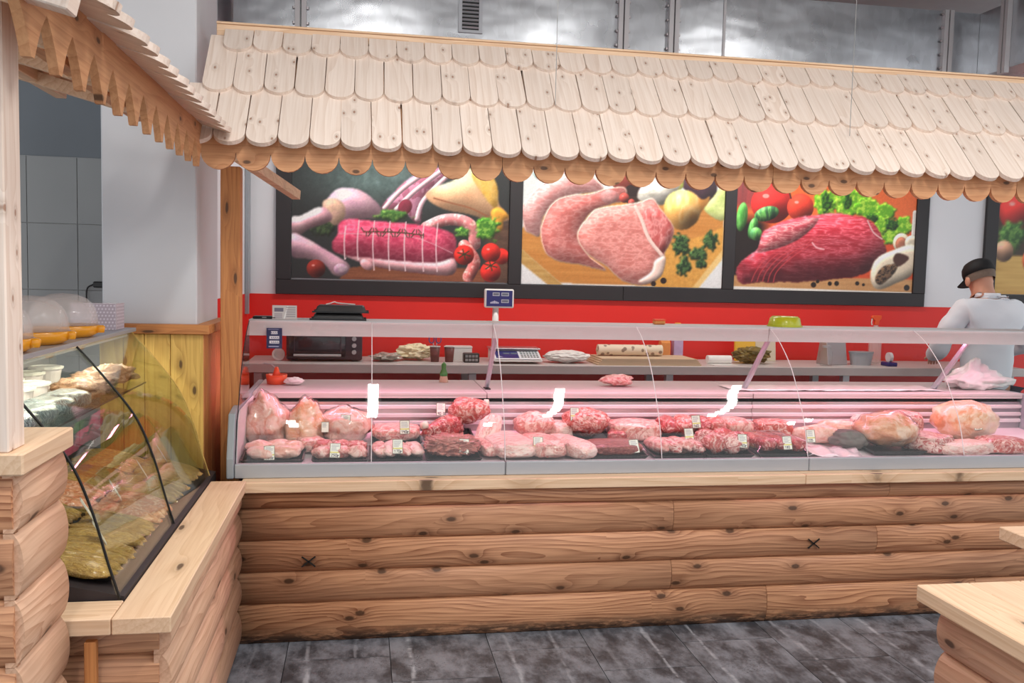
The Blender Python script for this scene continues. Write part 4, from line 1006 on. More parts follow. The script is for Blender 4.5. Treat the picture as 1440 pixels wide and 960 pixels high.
names5 = ['nearest', 'second nearest', 'middle', 'second furthest', 'furthest']
ys5 = [2.60, 2.86, 3.12, 3.38, 3.66]
for k, y in enumerate(ys5):
    cx = -.868; t_ = tray(names5[k]+' black tray of golden smoked fish in the left case', cx, y, .245, .46, ldz(cx)+.005, rotz=0, slope=0, group='fish trays in the left case', name='fish_tray')
    t_.rotation_euler = Matrix.Rotation(math.atan(.22), 3, 'Y').to_euler() if 0 else (Matrix.Rotation(math.atan(.22), 3, 'Y') @ Matrix.Rotation(PI/2, 3, 'Z')).to_euler()
    for j in range(10):
        x = (-.755, -.975)[j // 5]; q = j % 5; yy = y+(q-2)*.045
        o = meat('smoked_fish', names5[k]+' fish tray: golden smoked fillet, '+['nearest', 'second nearest', 'middle', 'second furthest', 'furthest'][q]+(' in the front row' if j < 5 else ' in the back row'), (x, yy, ldz(x)+.012), (.225, .07, .036), ('fish_gold', 'fish_gold', 'smoked', 'fish_gold', 'fish_gold')[k], rnd.uniform(-.12, .12), 'fish', 'smoked fillets in the left case trays', seed=200+k*11+j, amp=.16, sub=3)
        o.rotation_euler[1] = math.atan(.22); o.rotation_euler[0] = .3
    fv = MB(); nn = 10
    for i in range(nn+1):
        for jj in range(nn+1):
            u, v = i/nn-.5, jj/nn-.5
            fv.v.append((u*.24, v*.455, .024+.030*(1-(2*u)**4)*(1-(2*v)**4)+.008*noise.noise((i*.9, jj*.9, k*3.0))))
    fv.f = [(i*(nn+1)+jj, (i+1)*(nn+1)+jj, (i+1)*(nn+1)+jj+1, i*(nn+1)+jj+1) for i in range(nn) for jj in range(nn)]
    if k in (1, 3): part('film_cover', fv, 'film', t_, smooth=True)
for k, (x, y, z, lb) in enumerate(((-.72, 2.68, .80, 'small white price tag on the nearest fish tray'), (-.80, 2.84, .83, 'small white price tag on the second nearest fish tray'), (-.78, 3.08, .83, 'small white price tag on the middle fish tray'),
                              (-.77, 3.40, .83, 'small white price tag on the second furthest fish tray'), (-.76, 3.68, .83, 'small white price tag on the furthest fish tray'), (-1.02, 2.80, .88, 'small white price tag at the back of the fish trays, near the pedestal'), (-1.02, 3.2, .88, 'small white price tag at the back of the middle fish tray'))):
    price_tag('', lb, x, y, z, 30+k, w=.042, h=.075, tilt=-.5, rotz=PI/2+.3, group='price tags in the left case', yellow=False)
# on the glass shelf
for k in range(4):
    o = meat('fish_pack', ['nearest', 'second nearest', 'third nearest', 'furthest'][k]+' dark grey packet of fish on the glass shelf', (-.945, 2.58+k*.16, 1.136), (.13, .15, .055), 'fish_dark', rnd.uniform(-.2, .2), 'fish', 'fish packets on the glass shelf', seed=300+k, e=.7, amp=.16, sub=3)
for k in range(4):
    o = meat('dried_fish', ['nearest', 'second nearest', 'third nearest', 'furthest'][k]+' bundle of brown dried fish on the glass shelf', (-.955, 3.24+k*.14, 1.136), (.15, .115, .07), 'dried_fish', rnd.uniform(-.5, .5), 'fish', 'dried fish bundles on the glass shelf', seed=310+k, amp=.3, sub=4, fine=.28)
def tub(label, x, y, z):
    t_ = thing('salad_tub', label, 'tub', (x, y, z), 0, 'white lidded tubs on the glass shelf')
    part('cup', MB().lathe([(0, 0), (.044, 0), (.055, .075), (.0, .075)], 20), 'clear_sheet', t_, smooth=False)
    part('lid', MB().lathe([(0, .0752), (.060, .0752), (.061, .083), (.052, .086), (.05, .082), (0, .082)], 28, wav=lambda a, z: 1+.018*math.cos(14*a)), 'white_plastic', t_)
for k in range(6): tub(['nearest', 'second nearest', 'third nearest', 'third furthest', 'second furthest', 'furthest'][k]+' white lidded tub in the back row on the glass shelf', -1.18, 2.60+k*.2, 1.133)
for k in range(5): tub(['nearest', 'second nearest', 'middle', 'second furthest', 'furthest'][k]+' white lidded tub in the front row on the glass shelf', -1.065, 2.56+k*.135, 1.133)
# on top: covered dishes and a box
glass_mat('dome_plastic', (.90, .88, .87), 1.45, 1.2, .06)
t = NT('dome_frost'); t.set(Base_Color=c4(srgb(232, 224, 220)), Roughness=.25, Alpha=.34, Coat_Weight=.5); MATS['dome_frost'] = t.m
plain('amber_plastic', srgb(236, 158, 30), .25, coat=.4)
for k, y in enumerate((2.70, 3.02, 3.34)):
    d = thing('cake_dome', ['nearest', 'middle', 'furthest'][k]+' covered dish with clear dome and orange base on the left case', 'cake dome', (-1.035, y, 1.3505), 0, 'domed dishes on the left case')
    b_ = part('base', MB().lathe([(0, 0), (.09, 0), (.112, .014), (.120, .040), (.115, .042), (.085, .016), (0, .016)], 36), 'amber_plastic', d, smooth=True)
    part('handle', MB().lathe([(0, 0), (.014, 0), (.018, .02), (.012, .026), (0, .026)], 14, (.121, 0, .016)), 'amber_plastic', b_, smooth=True)
    part('dome', MB().lathe([(.113, .0425), (.111, .075), (.101, .108), (.078, .134), (.045, .149), (.0, .154)], 36), 'dome_frost', d, smooth=True)
bx = thing('dotted_box', 'small lilac cardboard box with white dots on the left case', 'box', (-1.04, 3.77, 1.3505))
part('carton', box((-.085, -.06, 0), (.085, .06, .105)), 'clear_sheet', bx, bevel=.002)
im = np.ones((40, 66, 3))*np.array((.72, .66, .70))
for i in range(8):
    for j in range(13): stroke(im, [(3+j*5+(i % 2)*2.5, 3+i*5), (3.3+j*5+(i % 2)*2.5, 3+i*5)], 2.2, (.93, .90, .93))
o = link('printed_face', print_mesh('printed_face', im, .168, .103), bx, (0, -.0606, .001))
o = link('printed_face', print_mesh('printed_face', im[:, :46], .118, .103), bx, (.0856, 0, .001), (0, 0, PI/2))
pl = thing('power_plug', 'black power plug with a cable on the grey tiled wall', 'plug', (-1.375, 5.04, 1.504))
part('plug_body', MB().box((-.03, -.03, -.016), (.03, 0, .016)), 'black_plastic', pl, bevel=.005)
part('cable', MB().tube([tuple(p) for p in catmull([(-.03, -.015, 0), (-.06, -.018, -.02), (-.065, -.016, -.08), (-.05, -.014, -.16), (-.05, -.014, -.28)], 5)], .004, 6), 'black_plastic', pl, smooth=True)

# ================================================================== BACK TABLE
bt = thing('back_table', 'long grey work table along the red wall behind the butcher case', 'table')
board('table_top', (-.74, 5.90, .94), (4.95, 6.465, 1.0), 'worktop', bt)
for x in (-.66, .75, 2.15, 3.5, 4.85):
    for y in (5.96, 6.40): part('leg', box((x-.025, y-.025, 0), (x+.025, y+.025, .94)), 'steel_matt', bt)
part('lower_shelf', box((-.70, 5.95, .30), (4.9, 6.43, .325)), 'steel_matt', bt)
plain('oven_dark', srgb(70, 50, 58), .35, var=.1); plain('oven_glass', srgb(40, 28, 34), .12, coat=.6)
ov = thing('toaster_oven', 'dark countertop oven with a glass door on the back table', 'oven', (-.24, 6.22, 1.0))
part('body', box((-.25, -.17, .012), (.25, .17, .20)), 'oven_dark', ov, bevel=.008)
dr = part('door', box((-.235, -.182, .03), (.14, -.1705, .19)), 'oven_glass', ov, bevel=.004)
part('window_frame', MB().box((-.20, -.186, .06), (.11, -.1825, .066)).box((-.20, -.186, .165), (.11, -.1825, .171)).box((-.20, -.186, .066), (-.194, -.1825, .165)).box((.104, -.186, .066), (.11, -.1825, .165)), 'oven_dark', dr)
part('handle', MB().tube([(-.2, -.2, .045), (.11, -.2, .045)], .008, 8), 'steel_matt', dr)
for z in (.065, .11, .155):
    part('knob', MB().lathe([(0, 0), (.016, 0), (.014, .018), (0, .018)], 14), 'steel_matt', ov, loc=(.195, -.1705, z), rot=(PI/2, 0, 0))
for x in (-.2, .2): part('foot', box((x-.02, -.14, 0), (x+.02, .14, .012)), 'black_plastic', ov)
tp = part('tape_roll', MB().lathe([(.028, 0), (.042, 0), (.042, .02), (.028, .02), (.028, 0)], 24), 'white_plastic', None, smooth=False, loc=(-.545, 6.12, 1.042), rot=(PI/2, 0, 0)); tag(tp, 'white roll of tape standing on the back table left of the oven', 'tape roll')
def crumple(name, label, cat, loc, size, mat, seed, amp=.45, rotz=0, sub=4):
    me = blob(size, seed=seed, amp=amp, fr=2.2, fine=.16, sub=sub); me.name = name; me.materials.append(MATS[mat])
    for p in me.polygons: p.use_smooth = seed % 2 == 0
    return tag(link(name, me, None, loc, (0, 0, rotz)), label, cat)
plain('bag_white', srgb(236, 232, 228), .35, coat=.2, var=.05); plain('bag_cream', srgb(240, 226, 190), .4, var=.1); plain('foil', srgb(200, 196, 186), .25, metal=.4, var=.25, scale=25)
crumple('crumpled_paper', 'crumpled pale paper on the back table right of the oven', 'paper', (.17, 6.12, 1.0), (.20, .16, .05), 'foil', 401)
crumple('crumpled_bag', 'crumpled cream plastic bag beside the brown cups', 'bag', (.38, 6.2, 1.0), (.24, .16, .10), 'bag_cream', 403)
plain('cup_brown', srgb(112, 62, 58), .4, var=.25, scale=30); plain('scissor_blue', srgb(70, 80, 130), .4)
for x, lb in ((.505, 'left brown paper cup on the back table'), (.605, 'right brown paper cup on the back table')):
    c_ = thing('paper_cup', lb, 'cup', (x, 6.10, 1.0), 0, 'brown paper cups')
    part('cup_wall', MB().lathe([(0, 0), (.028, 0), (.036, .105), (.033, .105), (.026, .006), (0, .006)], 20), 'cup_brown', c_, smooth=True)
    part('rim', MB().lathe([(.034, .104), (.0385, .104), (.0385, .109), (.034, .109), (.034, .104)], 20), 'white_plastic', c_)
sc_ = thing('scissors', 'pair of scissors with dark handles standing in the left brown cup', 'scissors', (.505, 6.10, 1.01))
for s in (-1, 1):
    part('blade', MB().tube([(0, 0, 0), (s*.012, 0, .12)], .004, 5), 'steel', sc_)
    part('handle', MB().tube([(s*.012+.018*math.cos(a*PI/6)+s*.012, 0, .145+.026*math.sin(a*PI/6)) for a in range(13)], .004, 6, False), 'scissor_blue', sc_, smooth=True)
rd = thing('card_reader', 'small black keypad device on the back table beside the scale', 'keypad', (.755, 6.08, 1.0))
part('body', box((-.055, -.03, 0), (.055, .05, .065)), 'black_plastic', rd, bevel=.006)
for i in range(4):
    for j in range(2): part('key', box((-.043+i*.023, -.033, .01+j*.026), (-.025+i*.023, -.0302, .028+j*.026)), 'wire_grey', rd)
wb = thing('paper_box', 'small white cardboard box behind the keypad device', 'box', (.69, 6.28, 1.0)); part('carton', box((-.09, -.05, 0), (.09, .05, .085)), 'white_plastic', wb, bevel=.003); part('lid', box((-.092, -.052, .0852), (.092, .052, .098)), 'bag_white', wb, bevel=.002)
# scale
plain('scale_blue', srgb(44, 44, 112), .3); plain('lcd', srgb(110, 118, 120), .2)
ss_ = thing('shop_scale', 'white price-computing scale with a pole display on the back table', 'scale', (1.07, 6.12, 1.0))
part('body', MB().prism([(-.15, .015), (.15, .015), (.15, .085), (.02, .085), (-.15, .03)], -.17, .17, 'x'), 'white_plastic', ss_, bevel=.006)
part('platter', box((-.18, -.02, .088), (.18, .16, .10)), 'steel', ss_, bevel=.004)
for x in (-.13, .13): part('foot', MB().lathe([(0, 0), (.018, 0), (.018, .015), (0, .015)], 10), 'black_plastic', ss_, loc=(x, 0, 0))
im = np.ones((40, 120, 3))*np.array((.90, .90, .92)); im[5:35, 4:64] = (.18, .18, .44)
for k, (a, b) in enumerate(((8, 24), (28, 44))): im[12:18, a+18:b+18] = (.4, .45, .5)
for k in range(5): stroke(im, [(8+k*3, 26-abs(k-2)*-2), (8+k*3, 30)], 2, (.9, .9, .95))
for i in range(6):
    for j in range(4): im[6+j*7:11+j*7, 70+i*8:76+i*8] = (.36, .42, .42)
th = math.atan2(.055, .17)
o = link('control_panel', print_mesh('control_panel', im, .32, .165), ss_, (0, -.1495, .0305+.0035), (-(PI/2-th), 0, 0))
part('pole', MB().lathe([(0, 0), (.026, 0), (.022, .34), (0, .34)], 16), 'white_plastic', ss_, smooth=True, loc=(-.125, .13, .05))
dh = part('display_head', box((-.105, -.03, .375), (.105, .02, .51)), 'white_plastic', ss_, bevel=.012, loc=(-.105, .12, 0), seg=3)
im = np.ones((52, 84, 3))*np.array((.17, .18, .44))
for (a, b, y0, y1) in ((20, 42, 7, 18), (48, 72, 7, 18), (48, 72, 29, 40)): im[y0:y1, a:b] = (.75, .77, .8); im[y0+2:y1-2, a+2:b-2] = (.42, .44, .5)
for k in range(7): stroke(im, [(14+k*4, 40-(6-abs(k-3)*1.5)), (14+k*4, 41)], 2.6, (.92, .92, .96))
link('display_face', print_mesh('display_face', im, .186, .112), dh, (0, -.0306, .387))
# more things on the table
crumple('flour_bag', 'plump white plastic bag with faint grey print right of the scale', 'bag', (1.44, 6.10, 1.0), (.32, .2, .085), 'bag_white', 405, .16)
plain('kraft', srgb(206, 180, 150), .7, var=.1); plain('paper_print', srgb(224, 208, 184), .6, var=.05)
kp = thing('paper_stack', 'flat stack of brown wrapping paper sheets on the back table', 'paper', (2.0, 6.1, 1.0))
for k in range(4): part('sheet', box((-.38+k*.012, -.17, k*.012), (.38-k*.01, .16, k*.012+.0115)), 'kraft', kp)
t = NT('roll_print'); P, O, R = t.coord(); vo = t.n('TexVoronoi', Scale=22.0); t.put(vo.inputs['Vector'], P)
t.put(t.b.inputs['Base Color'], t.mix(t.ss(vo.outputs['Distance'], .36, .26), c4(srgb(232, 214, 190)), c4(srgb(150, 126, 110)))); t.set(Roughness=.6); MATS['roll_print'] = t.m
pr_ = thing('paper_roll', 'roll of cream patterned wrapping paper on the brown paper stack', 'paper roll', (1.92, 6.16, 1.09), 0)
part('roll', MB().lathe([(.012, -.24), (.04, -.24), (.04, .24), (.012, .24), (.012, -.24)], 24), 'roll_print', pr_, smooth=False, rot=(0, PI/2, 0))
part('core_tube', MB().lathe([(.008, -.25), (.0118, -.25), (.0118, .25), (.008, .25), (.008, -.25)], 12), 'kraft', pr_, rot=(0, PI/2, 0))
plain('carton_orange', srgb(232, 150, 80), .4, var=.3, scale=20); plain('carton_lilac', srgb(196, 170, 206), .4, var=.3, scale=20); plain('cap_yellow', srgb(244, 190, 60), .4)
for x, mt_, lb, h in ((2.26, 'carton_orange', 'orange carton standing behind the brown paper stack', .13), (2.36, 'carton_lilac', 'tall lilac carton with a yellow cap behind the brown paper stack', .23)):
    c_ = thing('drink_carton', lb, 'carton', (x, 6.38, 1.0), 0)
    part('carton', MB().box((-.035, -.035, 0), (.035, .035, h)).prism([(-.035, h), (.035, h), (0, h+.03)], -.035, .035, 'x'), mt_, c_)
    if h > .2: part('cap', MB().lathe([(0, 0), (.022, 0), (.022, .022), (0, .022)], 14), 'cap_yellow', c_, loc=(0, 0, h+.03))
wr = thing('white_roll', 'white roll of plastic bags lying on the back table', 'roll', (2.58, 6.1, 1.0)); part('roll', MB().lathe([(.012, -.09), (.032, -.09), (.032, .09), (.012, .09), (.012, -.09)], 20), 'bag_white', wr, loc=(0, 0, .032), rot=(0, PI/2, 0)); part('loose_end', box((-.09, -.14, .001), (.09, -.02, .004)), 'bag_white', wr)
plain('leafy_bag', srgb(120, 100, 50), .35, var=.5, scale=30)
crumple('herb_bag', 'bag of dark green and brown herbs on the back table', 'bag', (2.86, 6.16, 1.0), (.26, .18, .12), 'leafy_bag', 407, .3)
for k, (x, mt_, lb) in enumerate(((2.90, 'cap_yellow', 'yellow paper packet leaning above the herb bag'), (3.06, 'paper_print', 'pale paper packet leaning right of the yellow packet'))):
    q = thing('paper_packet', lb, 'packet', (x, 6.34, 1.0)); part('packet', MB().prism([(0, 0), (.03, 0), (.05, .25), (.03, .25)], -.085, .085, 'x'), mt_, q, bevel=.003); part('flap', MB().box((-.08, .024, .251), (.08, .052, .262)), 'white_plastic', q)
kb = thing('box_grater', 'slanted grey metal box grater on the back table', 'grater', (3.50, 6.15, 1.0), .2); part('body', MB().prism([(-.07, 0), (.07, 0), (.04, .17), (-.04, .17)], -.09, .09, 'x'), 'steel', kb, bevel=.004); part('handle', MB().tube([(-.05, 0, .17), (-.05, 0, .2), (.05, 0, .2), (.05, 0, .17)], .006, 6), 'black_plastic', kb)
jr = thing('glass_jar', 'clear glass jar in front of the grater on the back table', 'jar', (3.38, 6.02, 1.0)); part('jar_wall', MB().lathe([(.0, .002), (.04, .002), (.045, .02), (.045, .10), (.03, .12), (.03, .135)], 20), 'glass', jr, smooth=True); part('lid', MB().lathe([(0, .136), (.033, .136), (.033, .15), (0, .15)], 20), 'steel_matt', jr)
gc = thing('grey_container', 'low grey plastic container on the back table', 'container', (3.72, 6.12, 1.0)); part('tub', MB().lathe([(0, 0), (.07, 0), (.085, .09), (.08, .09), (.066, .006), (0, .006)], 24, sx=1.1, sy=.8), 'alu', gc); part('lid', MB().lathe([(0, .0905), (.088, .0905), (.088, .1), (0, .1)], 24, sx=1.1, sy=.8), 'case_grey', gc)
tdsp = thing('tape_dispenser', 'blue tape dispenser right of the grey container', 'tape dispenser', (3.91, 6.05, 1.0)); part('base', box((-.04, -.05, 0), (.04, .05, .03)), 'scale_blue', tdsp, bevel=.006); part('tape', MB().lathe([(.014, -.012), (.036, -.012), (.036, .012), (.014, .012), (.014, -.012)], 20), 'case_white', tdsp, loc=(0, 0, .066), rot=(0, PI/2, 0))
sb = thing('spray_bottle', 'clear spray bottle with an orange trigger head behind the case', 'spray bottle', (3.93, 6.28, 1.0))
sb.scale = (1.1, 1.1, 1.25)
part('bottle', MB().lathe([(0, 0), (.042, 0), (.044, .01), (.044, .15), (.02, .21), (.016, .235), (0, .235)], 20), 'dome_frost', sb, smooth=True)
hd = part('spray_head', MB().prism([(-.012, .236), (.018, .236), (.018, .262), (.035, .275), (.035, .295), (-.03, .295), (-.04, .28), (-.012, .262)], -.012, .012, 'y'), 'orange_plastic', sb, bevel=.003)
part('trigger', MB().tube([(-.03, 0, .278), (-.036, 0, .25), (-.03, 0, .235)], .004, 6), 'white_plastic', hd)

# ---- on the top shelf of the case
SZ = 1.3685
for k in range(2):
    tr = thing('food_tray', ['upper black plastic food tray stacked on the case top', 'lower black plastic food tray on the case top'][1-k], 'tray', (-.11+.012*k, 4.45, SZ+.036*k), 0, 'black food trays on the case top')
    part('tray_shell', MB().add([(-.125, -.085, 0), (.125, -.085, 0), (.125, .085, 0), (-.125, .085, 0), (-.11, -.07, .035), (.11, -.07, .035), (.11, .07, .035), (-.11, .07, .035)], [(3, 2, 1, 0), (4, 5, 6, 7), (0, 1, 5, 4), (1, 2, 6, 5), (2, 3, 7, 6), (3, 0, 4, 7)]), 'black_plastic', tr, bevel=.006)
    part('rim', box((-.135, -.095, 0), (.135, -.0855, .008)), 'black_plastic', tr); part('rim', box((-.135, .0855, 0), (.135, .095, .008)), 'black_plastic', tr)
wc = part('white_cable', MB().tube([tuple(p) for p in catmull([(-.17, 4.42, 1.443), (-.15, 4.42, 1.448), (-.13, 4.43, 1.455), (-.11, 4.44, 1.449), (-.03, 4.43, 1.444)], 5)], .003, 6), 'white_plastic', None, smooth=True); tag(wc, 'short white cable lying on the stacked black trays', 'cable')
sg = thing('card_stand', 'small grey printed card standing on the case top left of the black trays', 'sign', (-.365, 4.40, SZ))
im = np.ones((26, 44, 3))*np.array((.82, .80, .79))
im[5:12, 4:20] = (.45, .43, .5); stroke(im, [(21, 24), (27, 2)], 2, (.95, .95, .95))
for k in range(5): stroke(im, [(25, 4+k*4), (40, 4+k*4)], 1.4, (.55, .52, .55)); stroke(im, [(4, 15+k*2), (17, 15+k*2)], 1, (.6, .56, .6))
link('printed_face', print_mesh('printed_face', im, .115, .066), sg, (0, 0, .0)); part('card', box((-.0575, .0004, 0), (.0575, .003, .066)), 'white_plastic', sg)
part('prop', MB().prism([(.0032, .002), (.03, .002), (.0032, .05)], -.003, .003, 'x'), 'white_plastic', sg)
fb = thing('flat_case', 'thin flat black case lying at the left end of the case top', 'case', (-.46, 4.44, SZ)); part('shell', box((-.055, -.04, 0), (.055, .04, .012)), 'black_plastic', fb, bevel=.004); part('clasp', box((-.01, -.043, .004), (.01, -.0402, .009)), 'wire_grey', fb)
plain('bowl_lime', srgb(182, 188, 38), .3, coat=.4)
bw = thing('lime_bowl', 'yellow-green plastic bowl turned upside down on the case top', 'bowl', (2.243, 4.44, SZ))
part('bowl', MB().lathe([(.088, 0), (.086, .012), (.078, .045), (.066, .055), (0, .055)], 32), 'bowl_lime', bw, smooth=True)
part('rim', MB().lathe([(.086, 0), (.093, 0), (.093, .006), (.086, .006), (.086, 0)], 32), 'bowl_lime', bw)
oc = thing('orange_sponge', 'small orange sponge on the case top above the wrapping paper roll', 'sponge', (1.545, 4.46, SZ)); part('foam', box((-.03, -.02, 0), (.03, .02, .02)), 'carton_orange', oc, bevel=.005); part('scourer', box((-.03, -.02, .0201), (.03, .02, .027)), 'orange_plastic', oc)
ps = thing('payment_sign', 'dark blue card with three white pills hanging inside the case glass', 'sign', (-.405, 4.32, 1.232))
im = np.ones((60, 40, 3))*np.array((.13, .14, .34))
for k, (y0, y1) in enumerate(((10, 18), (24, 32), (37, 45))):
    for yy in range(y0, y1): stroke(im, [(8+(k < 1)*4, yy), (31-(k < 1)*4, yy)], 1.5, (.93, .93, .95))
    for q in range(4): stroke(im, [(12+q*5, (y0+y1)/2-1), (14+q*5, (y0+y1)/2+1)], 1.8, (.2, .2, .4))
stroke(im, [(5, 4), (30, 4)], 1.6, (.6, .6, .75)); stroke(im, [(6, 53), (30, 53)], 2.2, (.85, .85, .95))
link('printed_face', print_mesh('printed_face', im, .072, .098), ps); part('card', box((-.036, .0004, 0), (.036, .002, .098)), 'scale_blue', ps)
# ---- on the staff worktop
WZ = 1.0008
od = thing('orange_dish', 'orange plastic dish with a funnel on the worktop at the left end', 'dish', (-.44, 4.83, WZ))
part('dish', MB().lathe([(0, 0), (.05, 0), (.056, .05), (.052, .05), (.047, .005), (0, .005)], 24), 'orange_plastic', od, smooth=True)
part('funnel', MB().lathe([(.03, .02), (.008, .09), (.006, .09), (.026, .02), (.03, .02)], 16), 'orange_plastic', od, smooth=True)
part('scoop', MB().tube([(.02, 0, .06), (-.03, .02, .10), (-.07, .03, .105)], .005, 6), 'steel_matt', od)
crumple('striped_wrapper', 'small white striped wrapper right of the orange dish', 'wrapper', (-.345, 4.78, WZ), (.10, .06, .04), 'bag_white', 411, .3, sub=3)
plain('brush_green', srgb(66, 140, 66), .4)
gb = thing('green_brush', 'green hand brush standing on the worktop', 'brush', (.46, 4.93, WZ)); part('bristles', MB().lathe([(0, 0), (.026, 0), (.02, .035), (0, .035)], 16), 'kraft', gb); part('head', MB().lathe([(.021, .0352), (.022, .05), (.012, .075), (.014, .10), (0, .115)], 16), 'brush_green', gb, smooth=True)
meat('raw_strip', 'small twisted strip of raw pink meat lying on the worktop', (1.42, 4.78, WZ), (.17, .10, .055), 'pork', .1, seed=415, amp=.3)
ws = MB(); nx, ny = 40, 6
for i in range(nx+1):
    for j in range(ny+1):
        u, v = i/nx, j/ny; ws.v.append((2.03+1.27*u, 4.56+.24*v+.03*noise.noise((u*6, v*2, 1)), WZ+.006+.010*abs(noise.noise((u*14, v*3, 3)))))
ws.f = [(i*(ny+1)+j, (i+1)*(ny+1)+j, (i+1)*(ny+1)+j+1, i*(ny+1)+j+1) for i in range(nx) for j in range(ny)]
tag(solid(part('paper_sheet', ws, 'bag_white', None, smooth=True), .002), 'long white paper sheet spread along the worktop of the right-hand case', 'paper')
def peak(p, n): return Vector((p.x*(1-.55*max(0, n.z)), p.y*(1-.5*max(0, n.z)), p.z*(1+.7*max(0, n.z)**4)))
me = blob((.42, .22, .13), seed=421, amp=.4, fr=2.4, fine=.12, shape=peak, flat=.3); me.name = 'plastic_bag'; me.materials.append(MATS['bag_white'])
tag(link('plastic_bag', me, None, (3.62, 4.72, WZ), (0, 0, .1)), 'white plastic bag heaped on the worktop in front of the butcher', 'bag')

# added fill lamps, hidden behind the awning, to brighten back wall and staff area
for k, x in enumerate((.35, 1.75, 3.15)):
    t_ = thing('fill_lamp', ['left', 'middle', 'right'][k]+' added fluorescent fill lamp, hidden under the air duct behind the awning', 'strip lamp', (x, 5.62, 2.80), 0, 'added fill lamps under the air duct')
    part('housing', box((-.6, -.03, .0), (.6, .03, .04)), 'white_plastic', t_); part('hanger', box((-.4, -.004, .0401), (.4, .004, .087)), 'steel_matt', t_)
    part('tube', MB().tube([(-.58, 0, -.012), (.58, 0, -.012)], .011, 8), 'lamp_diffuser', t_, smooth=True)
    la = bpy.data.lights.new('fill_light', 'AREA'); la.shape = 'RECTANGLE'; la.size = 1.15; la.size_y = .06; la.energy = FILL_W; la.color = (1, .95, .9)
    lo = bpy.data.objects.new('fill_light', la); COL.objects.link(lo); lo.parent = t_; lo.location = (0, .0, -.028); lo.rotation_euler = (math.radians(8), 0, 0)

# ================================================================== BUTCHER (seen from behind)
def skin_mesh(name, verts, edges, rad, mat, sub=2):
    me = bpy.data.meshes.new(name); me.from_pydata(verts, edges, []); me.update()
    o = bpy.data.objects.new(name, me); COL.objects.link(o)
    md = o.modifiers.new('skin', 'SKIN'); md.use_smooth_shade = True
    for i, r in enumerate(rad):
        r = r if isinstance(r, tuple) else (r, r); me.skin_vertices[0].data[i].radius = r
    me.skin_vertices[0].data[0].use_root = True
    sd_ = o.modifiers.new('sub', 'SUBSURF'); sd_.levels = sub; sd_.render_levels = sub
    dg = bpy.context.evaluated_depsgraph_get(); ev = o.evaluated_get(dg); out = bpy.data.meshes.new_from_object(ev)
    bpy.data.objects.remove(o); out.name = name; out.materials.clear(); out.materials.append(MATS[mat])
    out.polygons.foreach_set('use_smooth', [True]*len(out.polygons)); return out
plain('skin', srgb(206, 150, 124), .5, var=.08, scale=20); plain('shirt_white', srgb(226, 230, 236), .7, var=.04, scale=4); plain('trousers_dark', srgb(50, 54, 66), .8); plain('cap_black', srgb(20, 20, 22), .7); plain('hair_grey', srgb(120, 104, 92), .8, var=.25, scale=60); plain('shoe_black', srgb(22, 22, 22), .5)
# local: faces +Y, x right, feet at z=0; neck bends forward and to the left
V = []; E_ = []; R_ = []
def ch(start, pts):
    prev = start
    for (p, r) in pts:
        V.append(p); R_.append(r); i = len(V)-1
        if prev is not None: E_.append((prev, i))
        prev = i
    return prev
ch(None, [((0, 0, .98), (.15, .11))])
chest = ch(0, [((0, 0, 1.12), (.145, .105)), ((0, 0, 1.30), (.165, .115)), ((0, .005, 1.44), (.16, .10))])
neck = ch(chest, [((0, .02, 1.52), (.066, .066)), ((-.012, .05, 1.57), (.066, .07)), ((-.02, .08, 1.63), (.080, .096)), ((-.025, .095, 1.70), (.080, .098)), ((-.025, .09, 1.745), (.055, .065))])
def arm(s, sh_, el, wr_):
    a = ch(chest, [((s*.17, 0, 1.45), .07), ((sh_[0], sh_[1], sh_[2]), .058), (el, .046), (wr_, .03)])
    w_ = Vector(wr_); d = (w_-Vector(el)).normalized(); side = d.cross(Vector((0, 0, 1))).normalized()*s
    palm = w_+d*.07
    b = ch(a, [(tuple(palm), (.036, .018))])
    for k in range(4):
        base = palm+d*.03+side*(.012-.018*k+.012); L = (.07, .08, .075, .055)[k]
        ch(b, [(tuple(base), .010), (tuple(base+d*L*.55+Vector((0, 0, -.012))), .009), (tuple(base+d*L*.85+Vector((0, 0, -.035))), .008)])
    th_ = w_+d*.03-side*.035*-1
    ch(b, [(tuple(w_+d*.05+side*.045), .011), (tuple(w_+d*.09+side*.055+Vector((0, 0, -.01))), .009)])
arm(-1, (-.235, .02, 1.36), (-.29, .10, 1.16), (-.17, .33, 1.10))
arm(1, (.25, .03, 1.37), (.40, .14, 1.20), (.30, .40, 1.13))
for s in (-1, 1):
    ch(0, [((s*.09, 0, .88), (.095, .10)), ((s*.10, .01, .50), .062), ((s*.105, -.01, .12), .042), ((s*.108, .01, .05), .045), ((s*.115, .15, .035), .04)])
body = skin_mesh('person', V, E_, R_, 'skin')
bm = bmesh.new(); bm.from_mesh(body)
for (c, s) in (((-.112, .085, 1.645), (.012, .026, .036)), ((.066, .095, 1.645), (.012, .026, .036)), ((-.03, .205, 1.66), (.016, .022, .026)), ((-.055, .19, 1.685), (.012, .008, .008)), ((-.002, .19, 1.685), (.012, .008, .008)), ((-.03, .185, 1.615), (.026, .010, .008))):
    r_ = bmesh.ops.create_icosphere(bm, subdivisions=2, radius=1)
    for v in r_['verts']: v.co = Vector((v.co.x*s[0]+c[0], v.co.y*s[1]+c[1], v.co.z*s[2]+c[2])); 
for f in bm.faces: f.smooth = True
bm.to_mesh(body); bm.free()
pn = link('person', body, None, (4.25, 5.45, 0), (0, 0, -.05)); tag(pn, 'person in a white shirt and black cap standing with their back to the counter', 'person')
V, E_, R_ = [], [], []
ch(None, [((0, 0, .86), (.19, .135))])
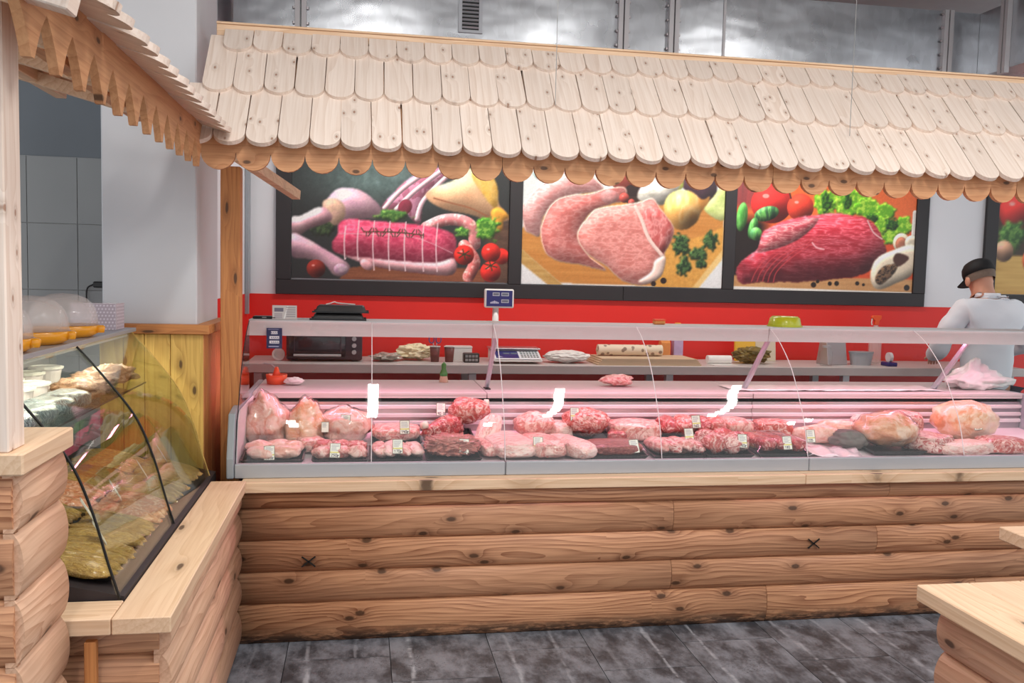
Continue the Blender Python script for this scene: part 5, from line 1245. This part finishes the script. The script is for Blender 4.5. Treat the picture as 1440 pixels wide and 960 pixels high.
c_ = ch(0, [((0, -.005, 1.0), (.185, .14)), ((0, -.01, 1.15), (.185, .14)), ((0, -.012, 1.30), (.20, .145)), ((0, -.005, 1.43), (.185, .125)), ((0, .01, 1.515), (.095, .088)), ((0, .018, 1.545), (.078, .078))])
for s, sh_, el, wr_ in ((-1, (-.245, .02, 1.36), (-.30, .10, 1.16), (-.185, .31, 1.105)), (1, (.26, .03, 1.37), (.41, .14, 1.20), (.315, .37, 1.135))):
    ch(4, [((s*.18, -.002, 1.445), .085), (sh_, .082), (el, .072), (wr_, .055)])
shm = skin_mesh('shirt', V, E_, R_, 'shirt_white', 3)
for v in shm.vertices:
    n_ = noise.noise(Vector((v.co.x*9+v.co.z*5, v.co.y*9, v.co.z*7-v.co.x*4)))*.012+noise.noise(v.co*22)*.004
    v.co += v.normal*n_
shirt = link('shirt', shm, pn)
part('shirt_collar', MB().lathe([(.066, 1.535), (.082, 1.53), (.078, 1.565), (.072, 1.568), (.066, 1.535)], 24, (0, .022, 0)), 'shirt_white', shirt, smooth=True)
V, E_, R_ = [], [], []
ch(None, [((0, 0, .97), (.165, .12))])
for s in (-1, 1): ch(0, [((s*.09, 0, .86), (.11, .115)), ((s*.10, .01, .50), .085), ((s*.105, -.005, .10), .07)])
link('trousers', skin_mesh('trousers', V, E_, R_, 'trousers_dark'), pn)
for s in (-1, 1):
    o = blob_part('shoe', pn, 'shoe_black', (.11, .29, .09), (s*.11, .07, 0), seed=3, amp=.03, e=.8, flat=.3, sub=3)
# cap, hair
cp = MB(); pf_ = [(.106, 0), (.107, .03), (.100, .062), (.078, .09), (.044, .105), (0, .11)]
M_ = Matrix.Translation((-.025, .09, 1.69)) @ Matrix.Rotation(math.radians(-24), 4, 'X') @ Matrix.Rotation(math.radians(-6), 4, 'Y')
cp.lathe(pf_, 28, sx=.93, sy=1.1); cp.v = [tuple(M_ @ Vector(p)) for p in cp.v]; cap_o = part('cap', cp, 'cap_black', pn, smooth=True)
vz = MB()
for i in range(9):
    a = PI*(.2+.6*i/8)
    vz.v += [(.09*math.cos(a), .107*math.sin(a)*.95, .002), (.10*math.cos(a), .10+.085*math.sin(a), -.02)]
vz.f = [(2*i, 2*i+2, 2*i+3, 2*i+1) for i in range(8)]; vz.v = [tuple(M_ @ Vector(p)) for p in vz.v]
solid(part('visor', vz, 'cap_black', cap_o, smooth=True), .004)
part('strap', MB().tube([tuple(M_ @ Vector((.096*math.cos(a)*.95, .109*math.sin(a), .012))) for a in [PI*1.5+.45*(k-3)/3 for k in range(7)]], .006, 6), 'black_seal', cap_o)
hr = MB(); hr.lathe([(.088, -.05), (.096, -.03), (.0995, -.01), (.1005, .005)], 28, sx=.96, sy=1.08); hr.v = [tuple(M_ @ Vector(p)) for p in hr.v]
hr.f = [f for f in hr.f if len(f) == 4 and all((M_.inverted() @ Vector(hr.v[i])).y < .045 for i in f)]
part('hair', hr, 'hair_grey', pn, smooth=True)
